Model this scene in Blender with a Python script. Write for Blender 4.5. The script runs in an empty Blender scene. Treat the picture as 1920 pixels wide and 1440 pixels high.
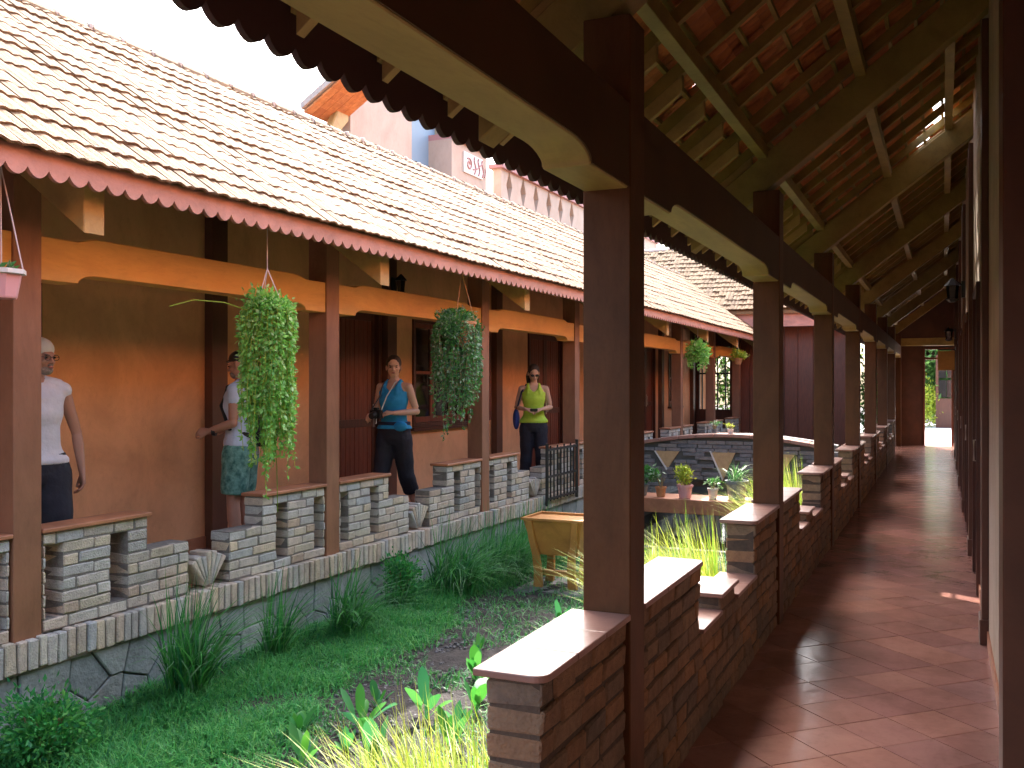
import bpy, bmesh, math, random
import numpy as np
from mathutils import Vector, Matrix, Euler, noise as mnoise

random.seed(7)
np.random.seed(7)
R = math.radians
PI = math.pi
sc = bpy.context.scene
col = sc.collection

# ------------------------------------------------------------------ camera
YAW = R(24.2)
CAMZ = 1.65
cam_d = bpy.data.cameras.new('camera')
cam = bpy.data.objects.new('camera', cam_d)
col.objects.link(cam)
cam.location = (0, 0, CAMZ)
cam.rotation_euler = (R(90), 0, YAW)
cam_d.sensor_width = 36
cam_d.lens = 33.75
cam_d.clip_start = 0.05
cam_d.clip_end = 500
sc.camera = cam
sc.render.resolution_x = 1024
sc.render.resolution_y = 768

# ------------------------------------------------------------------ light
SUN = Vector((-0.225, 0.62, 0.745)).normalized()      # direction towards the sun
world = bpy.data.worlds.new('World')
sc.world = world
world.use_nodes = True
wn = world.node_tree
wn.nodes.clear()
w_out = wn.nodes.new('ShaderNodeOutputWorld')
w_bg = wn.nodes.new('ShaderNodeBackground')
w_sky = wn.nodes.new('ShaderNodeTexSky')
w_sky.sky_type = 'NISHITA'
w_sky.sun_disc = False
w_sky.sun_elevation = math.asin(SUN.z)
w_sky.sun_rotation = math.atan2(SUN.x, SUN.y)
w_sky.air_density = 1.0
w_sky.dust_density = 5.0
w_sky.ozone_density = 1.0
w_hs = wn.nodes.new('ShaderNodeHueSaturation')
w_hs.inputs['Saturation'].default_value = 0.8
wn.links.new(w_sky.outputs[0], w_hs.inputs['Color'])
wn.links.new(w_hs.outputs[0], w_bg.inputs['Color'])
w_bg.inputs['Strength'].default_value = 0.15
wn.links.new(w_bg.outputs[0], w_out.inputs['Surface'])

sun_d = bpy.data.lights.new('sun', 'SUN')
sun_d.energy = 2.0
sun_d.angle = R(0.5)
sun_d.color = (1.0, 0.93, 0.82)
sun = bpy.data.objects.new('sun', sun_d)
col.objects.link(sun)
sun.rotation_euler = SUN.to_track_quat('Z', 'Y').to_euler()
sun.location = (0, 0, 30)

sc.view_settings.view_transform = 'Standard'
sc.view_settings.look = 'None'
sc.view_settings.gamma = 1
sc.view_settings.use_curve_mapping = False
sc.view_settings.exposure = 2.95

# ------------------------------------------------------------------ materials
def mat(name, c, rough=0.7, c2=None, nscale=4.0, bump=0.0, bscale=30.0, rnd=None, rndamt=0.0,
        metal=0.0, trans=0.0, spec=0.5, stretch=None, glass=False, dirt=0.0, dscale=(1, 1, 1)):
    m = bpy.data.materials.new(name)
    m.use_nodes = True
    nt = m.node_tree
    N, L = nt.nodes, nt.links
    b = N['Principled BSDF']
    out = N['Material Output']
    b.inputs['Roughness'].default_value = rough
    b.inputs['Metallic'].default_value = metal
    b.inputs['Specular IOR Level'].default_value = spec
    geo = N.new('ShaderNodeNewGeometry')
    src = geo.outputs['Position']
    if stretch:
        mp = N.new('ShaderNodeMapping')
        mp.inputs['Scale'].default_value = stretch
        L.new(src, mp.inputs['Vector'])
        src = mp.outputs[0]
    cur = None
    if rnd:
        oi = N.new('ShaderNodeObjectInfo')
        ad = N.new('ShaderNodeMath'); ad.operation = 'ADD'
        fr = N.new('ShaderNodeMath'); fr.operation = 'FRACT'
        L.new(oi.outputs['Random'], ad.inputs[0])
        L.new(geo.outputs['Random Per Island'], ad.inputs[1])
        L.new(ad.outputs[0], fr.inputs[0])
        cr = N.new('ShaderNodeValToRGB')
        cr.color_ramp.interpolation = 'LINEAR'
        els = cr.color_ramp.elements
        while len(els) < len(rnd):
            els.new(0.5)
        for i, cc in enumerate(rnd):
            els[i].position = i / max(1, len(rnd) - 1)
            els[i].color = (*cc, 1)
        L.new(fr.outputs[0], cr.inputs[0])
        cur = cr.outputs[0]
    if c2 is not None:
        nz = N.new('ShaderNodeTexNoise')
        nz.inputs['Scale'].default_value = nscale
        nz.inputs['Detail'].default_value = 5
        nz.inputs['Roughness'].default_value = 0.6
        L.new(src, nz.inputs['Vector'])
        rp = N.new('ShaderNodeValToRGB')
        rp.color_ramp.elements[0].position = 0.35
        rp.color_ramp.elements[1].position = 0.68
        L.new(nz.outputs['Fac'], rp.inputs[0])
        if cur is not None:
            rp.color_ramp.elements[0].color = (1, 1, 1, 1)
            k = [min(1.6, c2[i] / max(1e-4, c[i])) for i in range(3)]
            rp.color_ramp.elements[1].color = (*k, 1)
            mx = N.new('ShaderNodeMix'); mx.data_type = 'RGBA'; mx.blend_type = 'MULTIPLY'
            mx.inputs[0].default_value = 1
            L.new(cur, mx.inputs[6]); L.new(rp.outputs[0], mx.inputs[7])
            cur = mx.outputs[2]
        else:
            rp.color_ramp.elements[0].color = (*c, 1)
            rp.color_ramp.elements[1].color = (*c2, 1)
            cur = rp.outputs[0]
    if dirt and cur is not None:
        mp2 = N.new('ShaderNodeMapping'); mp2.inputs['Scale'].default_value = dscale
        L.new(geo.outputs['Position'], mp2.inputs['Vector'])
        for sc_n, lo, hi in ((1.7, .42, .62), (23.0, .52, .70)):
            dn_ = N.new('ShaderNodeTexNoise'); dn_.inputs['Scale'].default_value = sc_n
            dn_.inputs['Detail'].default_value = 8; dn_.inputs['Roughness'].default_value = 0.68
            dn_.inputs['Distortion'].default_value = 0.6
            L.new(mp2.outputs[0], dn_.inputs['Vector'])
            dr_ = N.new('ShaderNodeValToRGB')
            dr_.color_ramp.elements[0].position = lo; dr_.color_ramp.elements[1].position = hi
            dr_.color_ramp.elements[0].color = (1, 1, 1, 1)
            k_ = 1 - dirt * (1.0 if sc_n < 5 else .55)
            dr_.color_ramp.elements[1].color = (k_, k_ * .99, k_ * .97, 1)
            L.new(dn_.outputs['Fac'], dr_.inputs[0])
            dm_ = N.new('ShaderNodeMix'); dm_.data_type = 'RGBA'; dm_.blend_type = 'MULTIPLY'
            dm_.inputs[0].default_value = 1
            L.new(cur, dm_.inputs[6]); L.new(dr_.outputs[0], dm_.inputs[7])
            cur = dm_.outputs[2]
    if cur is None:
        b.inputs['Base Color'].default_value = (*c, 1)
    else:
        L.new(cur, b.inputs['Base Color'])
    if bump:
        n2 = N.new('ShaderNodeTexNoise')
        n2.inputs['Scale'].default_value = bscale
        n2.inputs['Detail'].default_value = 6
        L.new(src, n2.inputs['Vector'])
        bp = N.new('ShaderNodeBump')
        bp.inputs['Strength'].default_value = bump
        bp.inputs['Distance'].default_value = 0.02
        L.new(n2.outputs['Fac'], bp.inputs['Height'])
        L.new(bp.outputs[0], b.inputs['Normal'])
    if trans:
        tr = N.new('ShaderNodeBsdfTranslucent')
        if cur is None:
            tr.inputs['Color'].default_value = (*c, 1)
        else:
            L.new(cur, tr.inputs['Color'])
        ms = N.new('ShaderNodeMixShader')
        ms.inputs[0].default_value = trans
        L.new(b.outputs[0], ms.inputs[1]); L.new(tr.outputs[0], ms.inputs[2])
        L.new(ms.outputs[0], out.inputs['Surface'])
    return m

M = {}
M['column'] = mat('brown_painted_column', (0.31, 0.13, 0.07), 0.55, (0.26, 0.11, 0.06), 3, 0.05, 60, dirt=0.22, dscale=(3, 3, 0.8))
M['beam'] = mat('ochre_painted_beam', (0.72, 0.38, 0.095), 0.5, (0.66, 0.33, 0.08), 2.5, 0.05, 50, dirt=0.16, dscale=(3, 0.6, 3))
M['column_r'] = mat('shade_darkened_brown_column', (0.155, 0.064, 0.026), 0.5, (0.125, 0.052, 0.021), 3, 0.05, 60, spec=0.2, dirt=0.25, dscale=(3, 3, 0.8))  # darker copy of the left column brown, corridor shade put into the colour
M['rafter_r'] = mat('shade_darkened_ochre_rafter', (0.36, 0.25, 0.07), 0.6, (0.30, 0.20, 0.055), 5, 0.08, 60, dirt=0.25, dscale=(2, 2, 2))  # darker copy of the rafter colour, shade of the corridor roof mixed in
M['face_r'] = mat('dark_brown_shade_board', (0.105, 0.052, 0.024), 0.55, (0.085, 0.042, 0.02), 3, 0.05, 60, spec=0.2)  # dark brown standing in for shade on the inner beam faces
M['fascia_r'] = mat('shade_darkened_red_fascia', (0.07, 0.03, 0.03), 0.6)  # fascia red darkened to carry the shade on its inner side
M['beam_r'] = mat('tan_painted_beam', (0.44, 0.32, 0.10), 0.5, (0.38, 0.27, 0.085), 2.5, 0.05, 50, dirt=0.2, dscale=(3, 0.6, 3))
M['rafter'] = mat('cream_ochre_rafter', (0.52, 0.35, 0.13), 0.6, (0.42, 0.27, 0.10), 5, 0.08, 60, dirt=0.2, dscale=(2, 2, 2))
M['wall'] = mat('orange_tan_plaster', (0.80, 0.43, 0.225), 0.8, (0.74, 0.385, 0.195), 1.3, 0.12, 90, dirt=0.16, dscale=(1, 1, 0.7))
M['wall_in'] = mat('beige_plaster', (0.55, 0.42, 0.31), 0.8, (0.49, 0.36, 0.26), 1.5, 0.1, 90, dirt=0.2, dscale=(1, 1, 0.7))
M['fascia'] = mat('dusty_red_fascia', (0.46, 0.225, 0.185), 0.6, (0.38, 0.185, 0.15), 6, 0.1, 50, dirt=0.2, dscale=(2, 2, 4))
M['tile'] = mat('weathered_clay_roof_tile', (0.21, 0.14, 0.08), 0.85, (0.165, 0.105, 0.06), 14, 0.5, 90,
                rnd=[(0.185, 0.108, 0.050), (0.210, 0.132, 0.068), (0.165, 0.094, 0.043), (0.195, 0.118, 0.056), (0.135, 0.078, 0.038), (0.200, 0.122, 0.058)], dirt=0.22, dscale=(1, 1, 1))
M['tile_r'] = mat('orange_clay_roof_tile', (0.56, 0.22, 0.09), 0.8, (0.42, 0.15, 0.06), 10, 0.3, 60,
                  rnd=[(0.66, 0.25, 0.085), (0.75, 0.32, 0.12), (0.52, 0.18, 0.065), (0.70, 0.31, 0.13)])
M['mortar_light'] = mat('ridge_mortar', (0.55, 0.47, 0.42), 0.9, (0.42, 0.36, 0.32), 20, 0.6, 60)
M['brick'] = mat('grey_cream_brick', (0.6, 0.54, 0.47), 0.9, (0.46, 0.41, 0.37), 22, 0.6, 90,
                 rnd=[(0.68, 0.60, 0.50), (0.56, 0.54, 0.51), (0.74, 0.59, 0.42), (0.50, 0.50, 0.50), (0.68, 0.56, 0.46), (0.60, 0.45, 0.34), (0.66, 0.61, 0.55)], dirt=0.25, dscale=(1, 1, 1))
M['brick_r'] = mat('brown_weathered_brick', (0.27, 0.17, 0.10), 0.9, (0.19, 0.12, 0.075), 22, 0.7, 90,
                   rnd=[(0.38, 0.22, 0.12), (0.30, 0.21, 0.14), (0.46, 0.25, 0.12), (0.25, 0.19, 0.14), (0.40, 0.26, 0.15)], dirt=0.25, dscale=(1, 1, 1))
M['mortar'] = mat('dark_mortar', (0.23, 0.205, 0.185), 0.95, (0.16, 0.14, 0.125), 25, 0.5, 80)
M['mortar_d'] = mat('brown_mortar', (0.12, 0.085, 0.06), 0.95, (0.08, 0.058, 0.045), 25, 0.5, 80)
M['stone'] = mat('grey_green_stone', (0.20, 0.22, 0.21), 0.85, (0.14, 0.155, 0.15), 9, 0.5, 40,
                 rnd=[(0.34, 0.37, 0.37), (0.28, 0.31, 0.32), (0.38, 0.40, 0.38), (0.31, 0.33, 0.34)], dirt=0.3, dscale=(1, 1, 1))
M['stone_d'] = mat('dark_stone_joint', (0.10, 0.105, 0.10), 0.95)
M['cap'] = mat('smooth_terracotta_cap', (0.38, 0.205, 0.165), 0.3, (0.31, 0.165, 0.13), 3, 0.05, 40, dirt=0.14, dscale=(2, 2, 2))
M['cap_l'] = mat('orange_terracotta_cap', (0.50, 0.20, 0.10), 0.5, (0.40, 0.15, 0.08), 4, 0.1, 40, dirt=0.25, dscale=(2, 2, 2))
M['floor'] = mat('glazed_terracotta_floor_tile', (0.40, 0.19, 0.15), 0.20, (0.34, 0.16, 0.125), 3.0, 0.10, 12,
                 rnd=[(0.40, 0.19, 0.15), (0.35, 0.165, 0.14), (0.45, 0.215, 0.165), (0.38, 0.19, 0.165)], dirt=0.22, dscale=(1, 1, 1))
M['grout'] = mat('dark_grout', (0.05, 0.035, 0.03), 0.9)
M['darkwood'] = mat('dark_red_stained_wood', (0.095, 0.026, 0.013), 0.38, (0.05, 0.014, 0.008), 9, 0.15, 30, stretch=(6, 6, 0.6))
M['redwood'] = mat('red_varnished_plank', (0.20, 0.045, 0.02), 0.4, (0.11, 0.025, 0.012), 9, 0.15, 30, stretch=(6, 6, 0.6))
M['pilaster'] = mat('dark_brown_pilaster', (0.13, 0.05, 0.028), 0.45, (0.09, 0.035, 0.02), 4, 0.05, 60)
M['glass'] = mat('dark_window_glass', (0.02, 0.02, 0.02), 0.06, spec=0.8)
M['metal'] = mat('brushed_metal_handle', (0.6, 0.55, 0.5), 0.3, metal=1.0)
M['black'] = mat('black_painted_iron', (0.018, 0.018, 0.02), 0.45)
M['soil'] = mat('dark_damp_soil', (0.034, 0.028, 0.030), 0.95, (0.014, 0.012, 0.014), 12, 1.0, 45)
M['concrete'] = mat('grey_concrete', (0.20, 0.19, 0.19), 0.9, (0.14, 0.135, 0.135), 6, 0.3, 60)
M['paving'] = mat('pale_paving', (0.72, 0.70, 0.67), 0.8, (0.62, 0.6, 0.57), 5, 0.2, 40)
M['bench'] = mat('orange_brown_painted_planter', (0.50, 0.225, 0.055), 0.5, (0.42, 0.18, 0.045), 5, 0.08, 40, dirt=0.2, dscale=(2, 2, 2))
M['water'] = mat('dark_pond_water', (0.008, 0.014, 0.014), 0.04, bump=0.06, bscale=5)
M['ground_green'] = mat('dark_moss', (0.018, 0.05, 0.02), 0.95, (0.03, 0.028, 0.02), 8, 0.8, 40)
M['clover'] = mat('deep_green_ground_cover', (0.025, 0.15, 0.04), 0.6, None, trans=0.3,
                  rnd=[(0.03, 0.28, 0.07), (0.08, 0.38, 0.07), (0.018, 0.17, 0.06), (0.15, 0.44, 0.08)])
M['reed'] = mat('deep_green_reed', (0.03, 0.14, 0.05), 0.5, None, trans=0.3,
                rnd=[(0.035, 0.25, 0.065), (0.10, 0.36, 0.07), (0.02, 0.16, 0.06), (0.22, 0.40, 0.22)])
M['yellowgrass'] = mat('yellow_green_grass_blade', (0.30, 0.38, 0.04), 0.55, None, trans=0.4,
                       rnd=[(0.40, 0.52, 0.05), (0.55, 0.58, 0.09), (0.22, 0.46, 0.04), (0.66, 0.60, 0.25)])
M['leaf'] = mat('bright_green_leaf', (0.06, 0.26, 0.04), 0.45, None, trans=0.35,
                rnd=[(0.05, 0.26, 0.04), (0.09, 0.36, 0.045), (0.04, 0.22, 0.10), (0.13, 0.40, 0.05)])
M['hang_a'] = mat('light_green_trailing_leaf', (0.16, 0.38, 0.06), 0.45, None, trans=0.35,
                  rnd=[(0.20, 0.52, 0.08), (0.36, 0.68, 0.14), (0.11, 0.36, 0.05), (0.6, 0.75, 0.3)])
M['hang_b'] = mat('mid_green_trailing_leaf', (0.06, 0.19, 0.045), 0.4, None, trans=0.3,
                  rnd=[(0.06, 0.22, 0.05), (0.11, 0.32, 0.06), (0.03, 0.12, 0.04), (0.38, 0.50, 0.32)])
M['tree'] = mat('sunlit_shrub_leaf', (0.06, 0.16, 0.03), 0.5, None, trans=0.3,
                rnd=[(0.05, 0.15, 0.03), (0.09, 0.22, 0.03), (0.03, 0.09, 0.02), (0.14, 0.26, 0.04)])
M['lime'] = mat('lime_yellow_leaf', (0.4, 0.5, 0.04), 0.5, None, trans=0.3, rnd=[(0.36, 0.48, 0.03), (0.5, 0.52, 0.06), (0.2, 0.34, 0.03)])
M['stem'] = mat('pale_brown_stem', (0.22, 0.16, 0.08), 0.7)
M['clay'] = mat('clay_pot', (0.50, 0.23, 0.10), 0.8, (0.40, 0.17, 0.07), 14, 0.4, 60)
M['pinkpot'] = mat('pink_plastic_pot', (0.68, 0.34, 0.36), 0.35)
M['greypot'] = mat('grey_blue_glazed_pot', (0.17, 0.20, 0.23), 0.3, (0.12, 0.14, 0.16), 8)
M['whitepot'] = mat('white_glazed_pot', (0.62, 0.60, 0.58), 0.4)
M['cord'] = mat('pale_pink_cord', (0.62, 0.50, 0.50), 0.6)
M['pinkwall'] = mat('pale_pink_render', (0.50, 0.39, 0.32), 0.85, (0.45, 0.35, 0.285), 2, 0.05, 40, dirt=0.12, dscale=(1, 1, 0.5))
M['creamwall'] = mat('cream_render', (0.36, 0.30, 0.20), 0.85, (0.32, 0.265, 0.175), 2, 0.05, 40)
M['bluewall'] = mat('pale_blue_panel', (0.20, 0.30, 0.40), 0.6)
M['coping'] = mat('rose_coping', (0.38, 0.19, 0.19), 0.7)
M['tan'] = mat('tan_stone_niche', (0.55, 0.38, 0.20), 0.9, (0.45, 0.3, 0.15), 14, 0.3, 50)
M['slate'] = mat('grey_slate_course', (0.22, 0.215, 0.22), 0.85, (0.15, 0.15, 0.155), 16, 0.6, 60,
                 rnd=[(0.24, 0.235, 0.24), (0.18, 0.185, 0.20), (0.28, 0.26, 0.25), (0.21, 0.20, 0.20)])
M['gravel'] = mat('grey_pebbles', (0.25, 0.24, 0.25), 0.9, None, rnd=[(0.11, 0.11, 0.13), (0.06, 0.06, 0.07), (0.2, 0.2, 0.22)])

# ------------------------------------------------------------------ helpers
WL = {}                                             # world location of built objects


def wloc(o):
    return WL.get(o.name, Vector((0, 0, 0))) if o else Vector((0, 0, 0))


def tag(o, label=None, cat=None, group=None, kind=None):
    if label: o['label'] = label
    if cat: o['category'] = cat
    if group: o['group'] = group
    if kind: o['kind'] = kind
    return o


def thing(name, loc, label, cat, group=None):
    o = bpy.data.objects.new(name, None)
    o.empty_display_size = 0.1
    col.objects.link(o)
    o.location = loc
    WL[o.name] = Vector(loc)
    return tag(o, label, cat, group)


def proj(p):
    x, y, z = p[0], p[1], p[2] - CAMZ
    c, s = math.cos(YAW), math.sin(YAW)
    d = -x * s + y * c
    if d < 0.05: return (-9999, -9999, d)
    l = x * c + y * s
    return (960 + 1800 * l / d, 720 - 1800 * z / d, d)


def inframe(p, m=60):
    a = proj(p)
    return a[2] > 0.05 and -m < a[0] < 1920 + m and -m < a[1] < 1440 + m


class G:
    def __init__(s):
        s.v = []; s.f = []

    def add(s, vs, fs):
        n = len(s.v)
        s.v += [tuple(v) for v in vs]
        s.f += [tuple(i + n for i in f) for f in fs]
        return s

    def box(s, x0, y0, z0, x1, y1, z1):
        vs = [(x0, y0, z0), (x1, y0, z0), (x1, y1, z0), (x0, y1, z0), (x0, y0, z1), (x1, y0, z1), (x1, y1, z1), (x0, y1, z1)]
        return s.add(vs, [(0, 3, 2, 1), (4, 5, 6, 7), (0, 1, 5, 4), (1, 2, 6, 5), (2, 3, 7, 6), (3, 0, 4, 7)])

    def prism(s, poly, ax, a, b):
        """poly: 2d points; ax='x': (y,z) extruded along x, 'y': (x,z), 'z': (x,y)"""
        def P(p, t):
            if ax == 'x': return (t, p[0], p[1])
            if ax == 'y': return (p[0], t, p[1])
            return (p[0], p[1], t)
        n = len(poly)
        vs = [P(p, a) for p in poly] + [P(p, b) for p in poly]
        fs = [tuple(range(n)), tuple(range(2 * n - 1, n - 1, -1))]
        for i in range(n):
            j = (i + 1) % n
            fs.append((i, i + n, j + n, j))
        return s.add(vs, fs)

    def tube(s, pts, rad, n=8, cap=True):
        pts = [Vector(p) for p in pts]
        if not isinstance(rad, (list, tuple)): rad = [rad] * len(pts)
        base = len(s.v)
        for i, p in enumerate(pts):
            t = (pts[min(i + 1, len(pts) - 1)] - pts[max(i - 1, 0)])
            if t.length < 1e-9: t = Vector((0, 0, 1))
            t.normalize()
            u = t.cross(Vector((0, 0, 1)))
            if u.length < 0.1: u = t.cross(Vector((0, 1, 0)))
            u.normalize(); w = t.cross(u)
            for k in range(n):
                a = 2 * PI * k / n
                s.v.append(tuple(p + (u * math.cos(a) + w * math.sin(a)) * rad[i]))
        for i in range(len(pts) - 1):
            for k in range(n):
                a = base + i * n + k; b = base + i * n + (k + 1) % n
                s.f.append((a, b, b + n, a + n))
        if cap:
            s.f.append(tuple(base + k for k in range(n - 1, -1, -1)))
            e = base + (len(pts) - 1) * n
            s.f.append(tuple(e + k for k in range(n)))
        return s

    def lathe(s, c, prof, n=20):
        base = len(s.v)
        for r, z in prof:
            for k in range(n):
                a = 2 * PI * k / n
                s.v.append((c[0] + r * math.cos(a), c[1] + r * math.sin(a), c[2] + z))
        for i in range(len(prof) - 1):
            for k in range(n):
                a = base + i * n + k; b = base + i * n + (k + 1) % n
                s.f.append((a, b, b + n, a + n))
        s.f.append(tuple(base + k for k in range(n - 1, -1, -1)))
        e = base + (len(prof) - 1) * n
        s.f.append(tuple(e + k for k in range(n)))
        return s

    def blob(s, c, r, n=10, m=7, rot=None):
        """ellipsoid"""
        base = len(s.v)
        c = Vector(c)
        for i in range(m + 1):
            th = PI * i / m
            for k in range(n):
                a = 2 * PI * k / n
                v = Vector((r[0] * math.sin(th) * math.cos(a), r[1] * math.sin(th) * math.sin(a), r[2] * math.cos(th)))
                if rot: v = rot @ v
                s.v.append(tuple(c + v))
        for i in range(m):
            for k in range(n):
                a = base + i * n + k; b = base + i * n + (k + 1) % n
                s.f.append((a, a + n, b + n, b))
        return s

    def loft(s, secs, n=16, cap=True):
        """secs: (center, ax vector, ay vector)"""
        base = len(s.v)
        for c, ax, ay in secs:
            c = Vector(c); ax = Vector(ax); ay = Vector(ay)
            for k in range(n):
                a = 2 * PI * k / n
                s.v.append(tuple(c + ax * math.cos(a) + ay * math.sin(a)))
        for i in range(len(secs) - 1):
            for k in range(n):
                a = base + i * n + k; b = base + i * n + (k + 1) % n
                s.f.append((a, b, b + n, a + n))
        if cap:
            s.f.append(tuple(base + k for k in range(n - 1, -1, -1)))
            e = base + (len(secs) - 1) * n
            s.f.append(tuple(e + k for k in range(n)))
        return s

    def mesh(s, name, m, off=Vector((0, 0, 0)), bevel=0.0, smooth=False, segs=1):
        me = bpy.data.meshes.new(name)
        vs = [(v[0] - off[0], v[1] - off[1], v[2] - off[2]) for v in s.v]
        me.from_pydata(vs, [], s.f)
        bm = bmesh.new(); bm.from_mesh(me)
        if bevel:
            bmesh.ops.recalc_face_normals(bm, faces=bm.faces)
            try:
                bmesh.ops.bevel(bm, geom=[e for e in bm.edges if e.calc_face_angle(0) > 0.5], offset=bevel, segments=segs, affect='EDGES', profile=0.5)
            except Exception:
                pass
        bmesh.ops.recalc_face_normals(bm, faces=bm.faces)
        bm.to_mesh(me); bm.free()
        if smooth:
            me.polygons.foreach_set('use_smooth', [True] * len(me.polygons))
        if m: me.materials.append(m)
        return me

    def build(s, name, m, parent=None, bevel=0.0, smooth=False, segs=1, **kw):
        off = wloc(parent)
        o = bpy.data.objects.new(name, s.mesh(name, m, off, bevel, smooth, segs))
        col.objects.link(o)
        if parent: o.parent = parent
        WL[o.name] = off.copy()
        tag(o, kw.get('label'), kw.get('cat'), kw.get('group'), kw.get('kind'))
        return o


def np_mesh(name, V, F, m, parent=None, smooth=False, **kw):
    """V (n,3) array, F list of arrays (k, c) of faces with c corners"""
    off = wloc(parent)
    me = bpy.data.meshes.new(name)
    V = np.asarray(V, dtype=np.float32) - np.array(off, dtype=np.float32)
    me.vertices.add(len(V)); me.vertices.foreach_set('co', V.ravel())
    loops = np.concatenate([f.ravel() for f in F]).astype(np.int32)
    tot = np.concatenate([np.full(len(f), f.shape[1]) for f in F]).astype(np.int32)
    st = np.concatenate([[0], np.cumsum(tot)[:-1]]).astype(np.int32)
    me.loops.add(len(loops)); me.loops.foreach_set('vertex_index', loops)
    me.polygons.add(len(tot)); me.polygons.foreach_set('loop_start', st)
    me.update(calc_edges=True)
    me.polygons.foreach_set('use_smooth', [bool(smooth)] * len(me.polygons))
    me.materials.append(m)
    o = bpy.data.objects.new(name, me)
    col.objects.link(o)
    if parent: o.parent = parent
    WL[o.name] = off.copy()
    tag(o, kw.get('label'), kw.get('cat'), kw.get('group'), kw.get('kind'))
    return o


def join_np(specs, meshes):
    """specs: list of (Matrix, variant) -> V, F arrays"""
    data = []
    for me in meshes:
        v = np.zeros(len(me.vertices) * 3, dtype=np.float32); me.vertices.foreach_get('co', v)
        v = v.reshape(-1, 3)
        fs = {}
        for p in me.polygons:
            fs.setdefault(len(p.vertices), []).append(list(p.vertices))
        data.append((v, {k: np.array(a) for k, a in fs.items()}))
    Vs = []; Fs = {}
    n = 0
    for Mx, var in specs:
        v, fs = data[var]
        A = np.array(Mx)
        Vs.append(v @ A[:3, :3].T + A[:3, 3])
        for k, a in fs.items():
            Fs.setdefault(k, []).append(a + n)
        n += len(v)
    return np.concatenate(Vs), [np.concatenate(a) for a in Fs.values()]


def pieces(name, parent, meshes, specs, m, maxn=285, minpx=9, stuff=None, smooth=False):
    """largest-looking pieces become part objects, the others one joined stuff part"""
    if not specs: return
    off = wloc(parent)
    sc_ = []
    dims = [max(me_dim(me)) for me in meshes]
    for i, (Mx, var) in enumerate(specs):
        c = Mx.translation
        a = proj(c)
        s = Mx.to_scale()
        px = 1800 * dims[var] * max(s.x, s.y, s.z) / max(0.3, a[2]) if inframe(c, 120) else 0
        sc_.append((px, i))
    order = sorted(sc_, reverse=True)
    keep = set(i for px, i in order[:maxn] if px >= minpx)
    rest = []
    for i, (Mx, var) in enumerate(specs):
        if i in keep:
            o = bpy.data.objects.new(name, meshes[var])
            if m and not meshes[var].materials: meshes[var].materials.append(m)
            M2 = Mx.copy(); M2.translation = Mx.translation - off
            o.matrix_basis = M2
            col.objects.link(o)
            if parent: o.parent = parent
        else:
            rest.append((Mx, var))
    if rest:
        V, F = join_np(rest, meshes)
        np_mesh(stuff or ('far_' + name + 's'), V, F, m, parent, smooth, kind='stuff')


def me_dim(me):
    v = np.zeros(len(me.vertices) * 3, dtype=np.float32); me.vertices.foreach_get('co', v)
    v = v.reshape(-1, 3)
    return (v.max(0) - v.min(0)).tolist()


def unit_bricks(m, n=4, bev=0.06):
    out = []
    for k in range(n):
        g = G().box(-.5, -.5, -.5, .5, .5, .5)
        rr = random.Random(k)
        g.v = [tuple(c + rr.uniform(-.035, .035) for c in v) for v in g.v]
        out.append(g.mesh('brick_mesh', m))
    # bevel in metric proportions happens per mesh below
    return out


def brick_meshes(m, L=0.22, D=0.10, H=0.062, n=5, bev=0.005, jit=0.004, tag_='brick'):
    out = []
    for k in range(n):
        g = G().box(-L / 2, -D / 2, -H / 2, L / 2, D / 2, H / 2)
        rr = random.Random(k * 7 + 1)
        g.v = [tuple(c + rr.uniform(-jit, jit) for c in v) for v in g.v]
        out.append(g.mesh(tag_ + '_mesh', m, bevel=bev))
    return out


def TRS(loc, rot=(0, 0, 0), s=(1, 1, 1)):
    return Matrix.LocRotScale(Vector(loc), Euler(rot), Vector(s))


def copy_tree(o, parent=None):
    c = o.copy(); col.objects.link(c)
    if parent: c.parent = parent
    for ch in [x for x in bpy.data.objects if x.parent == o]:
        copy_tree(ch, c)
    return c

# ================================================================== SETTING
LX = -4.60      # face of the left columns towards the garden
RX = -1.206     # face of the right columns towards the garden
CW = 0.18
LF = 0.22       # left veranda floor level
GZ = -0.35      # garden level
LY = [3.64 - 2.9 * 1 + 2.9 * k for k in range(9)]         # left columns (front face y)
RY = [3.32 + 3.44 * (k - 1) for k in range(9)]            # right columns (front face y)
Y0, Y1 = -2.6, 28.0

# garden ground: one sheet, with the pond basin left out in the middle
g = G()
PX0, PX1, PY0, PY1 = -4.45, -2.0, 11.2, 18.5
g.add([(-60, -30, GZ), (60, -30, GZ), (60, PY0, GZ), (-60, PY0, GZ)], [(0, 1, 2, 3)])
g.add([(-60, PY1, GZ), (60, PY1, GZ), (60, 90, GZ), (-60, 90, GZ)], [(0, 1, 2, 3)])
g.add([(-60, PY0, GZ), (PX0, PY0, GZ), (PX0, PY1, GZ), (-60, PY1, GZ)], [(0, 1, 2, 3)])
g.add([(PX1, PY0, GZ), (60, PY0, GZ), (60, PY1, GZ), (PX1, PY1, GZ)], [(0, 1, 2, 3)])
g.build('ground', M['soil'], kind='structure')
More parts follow.
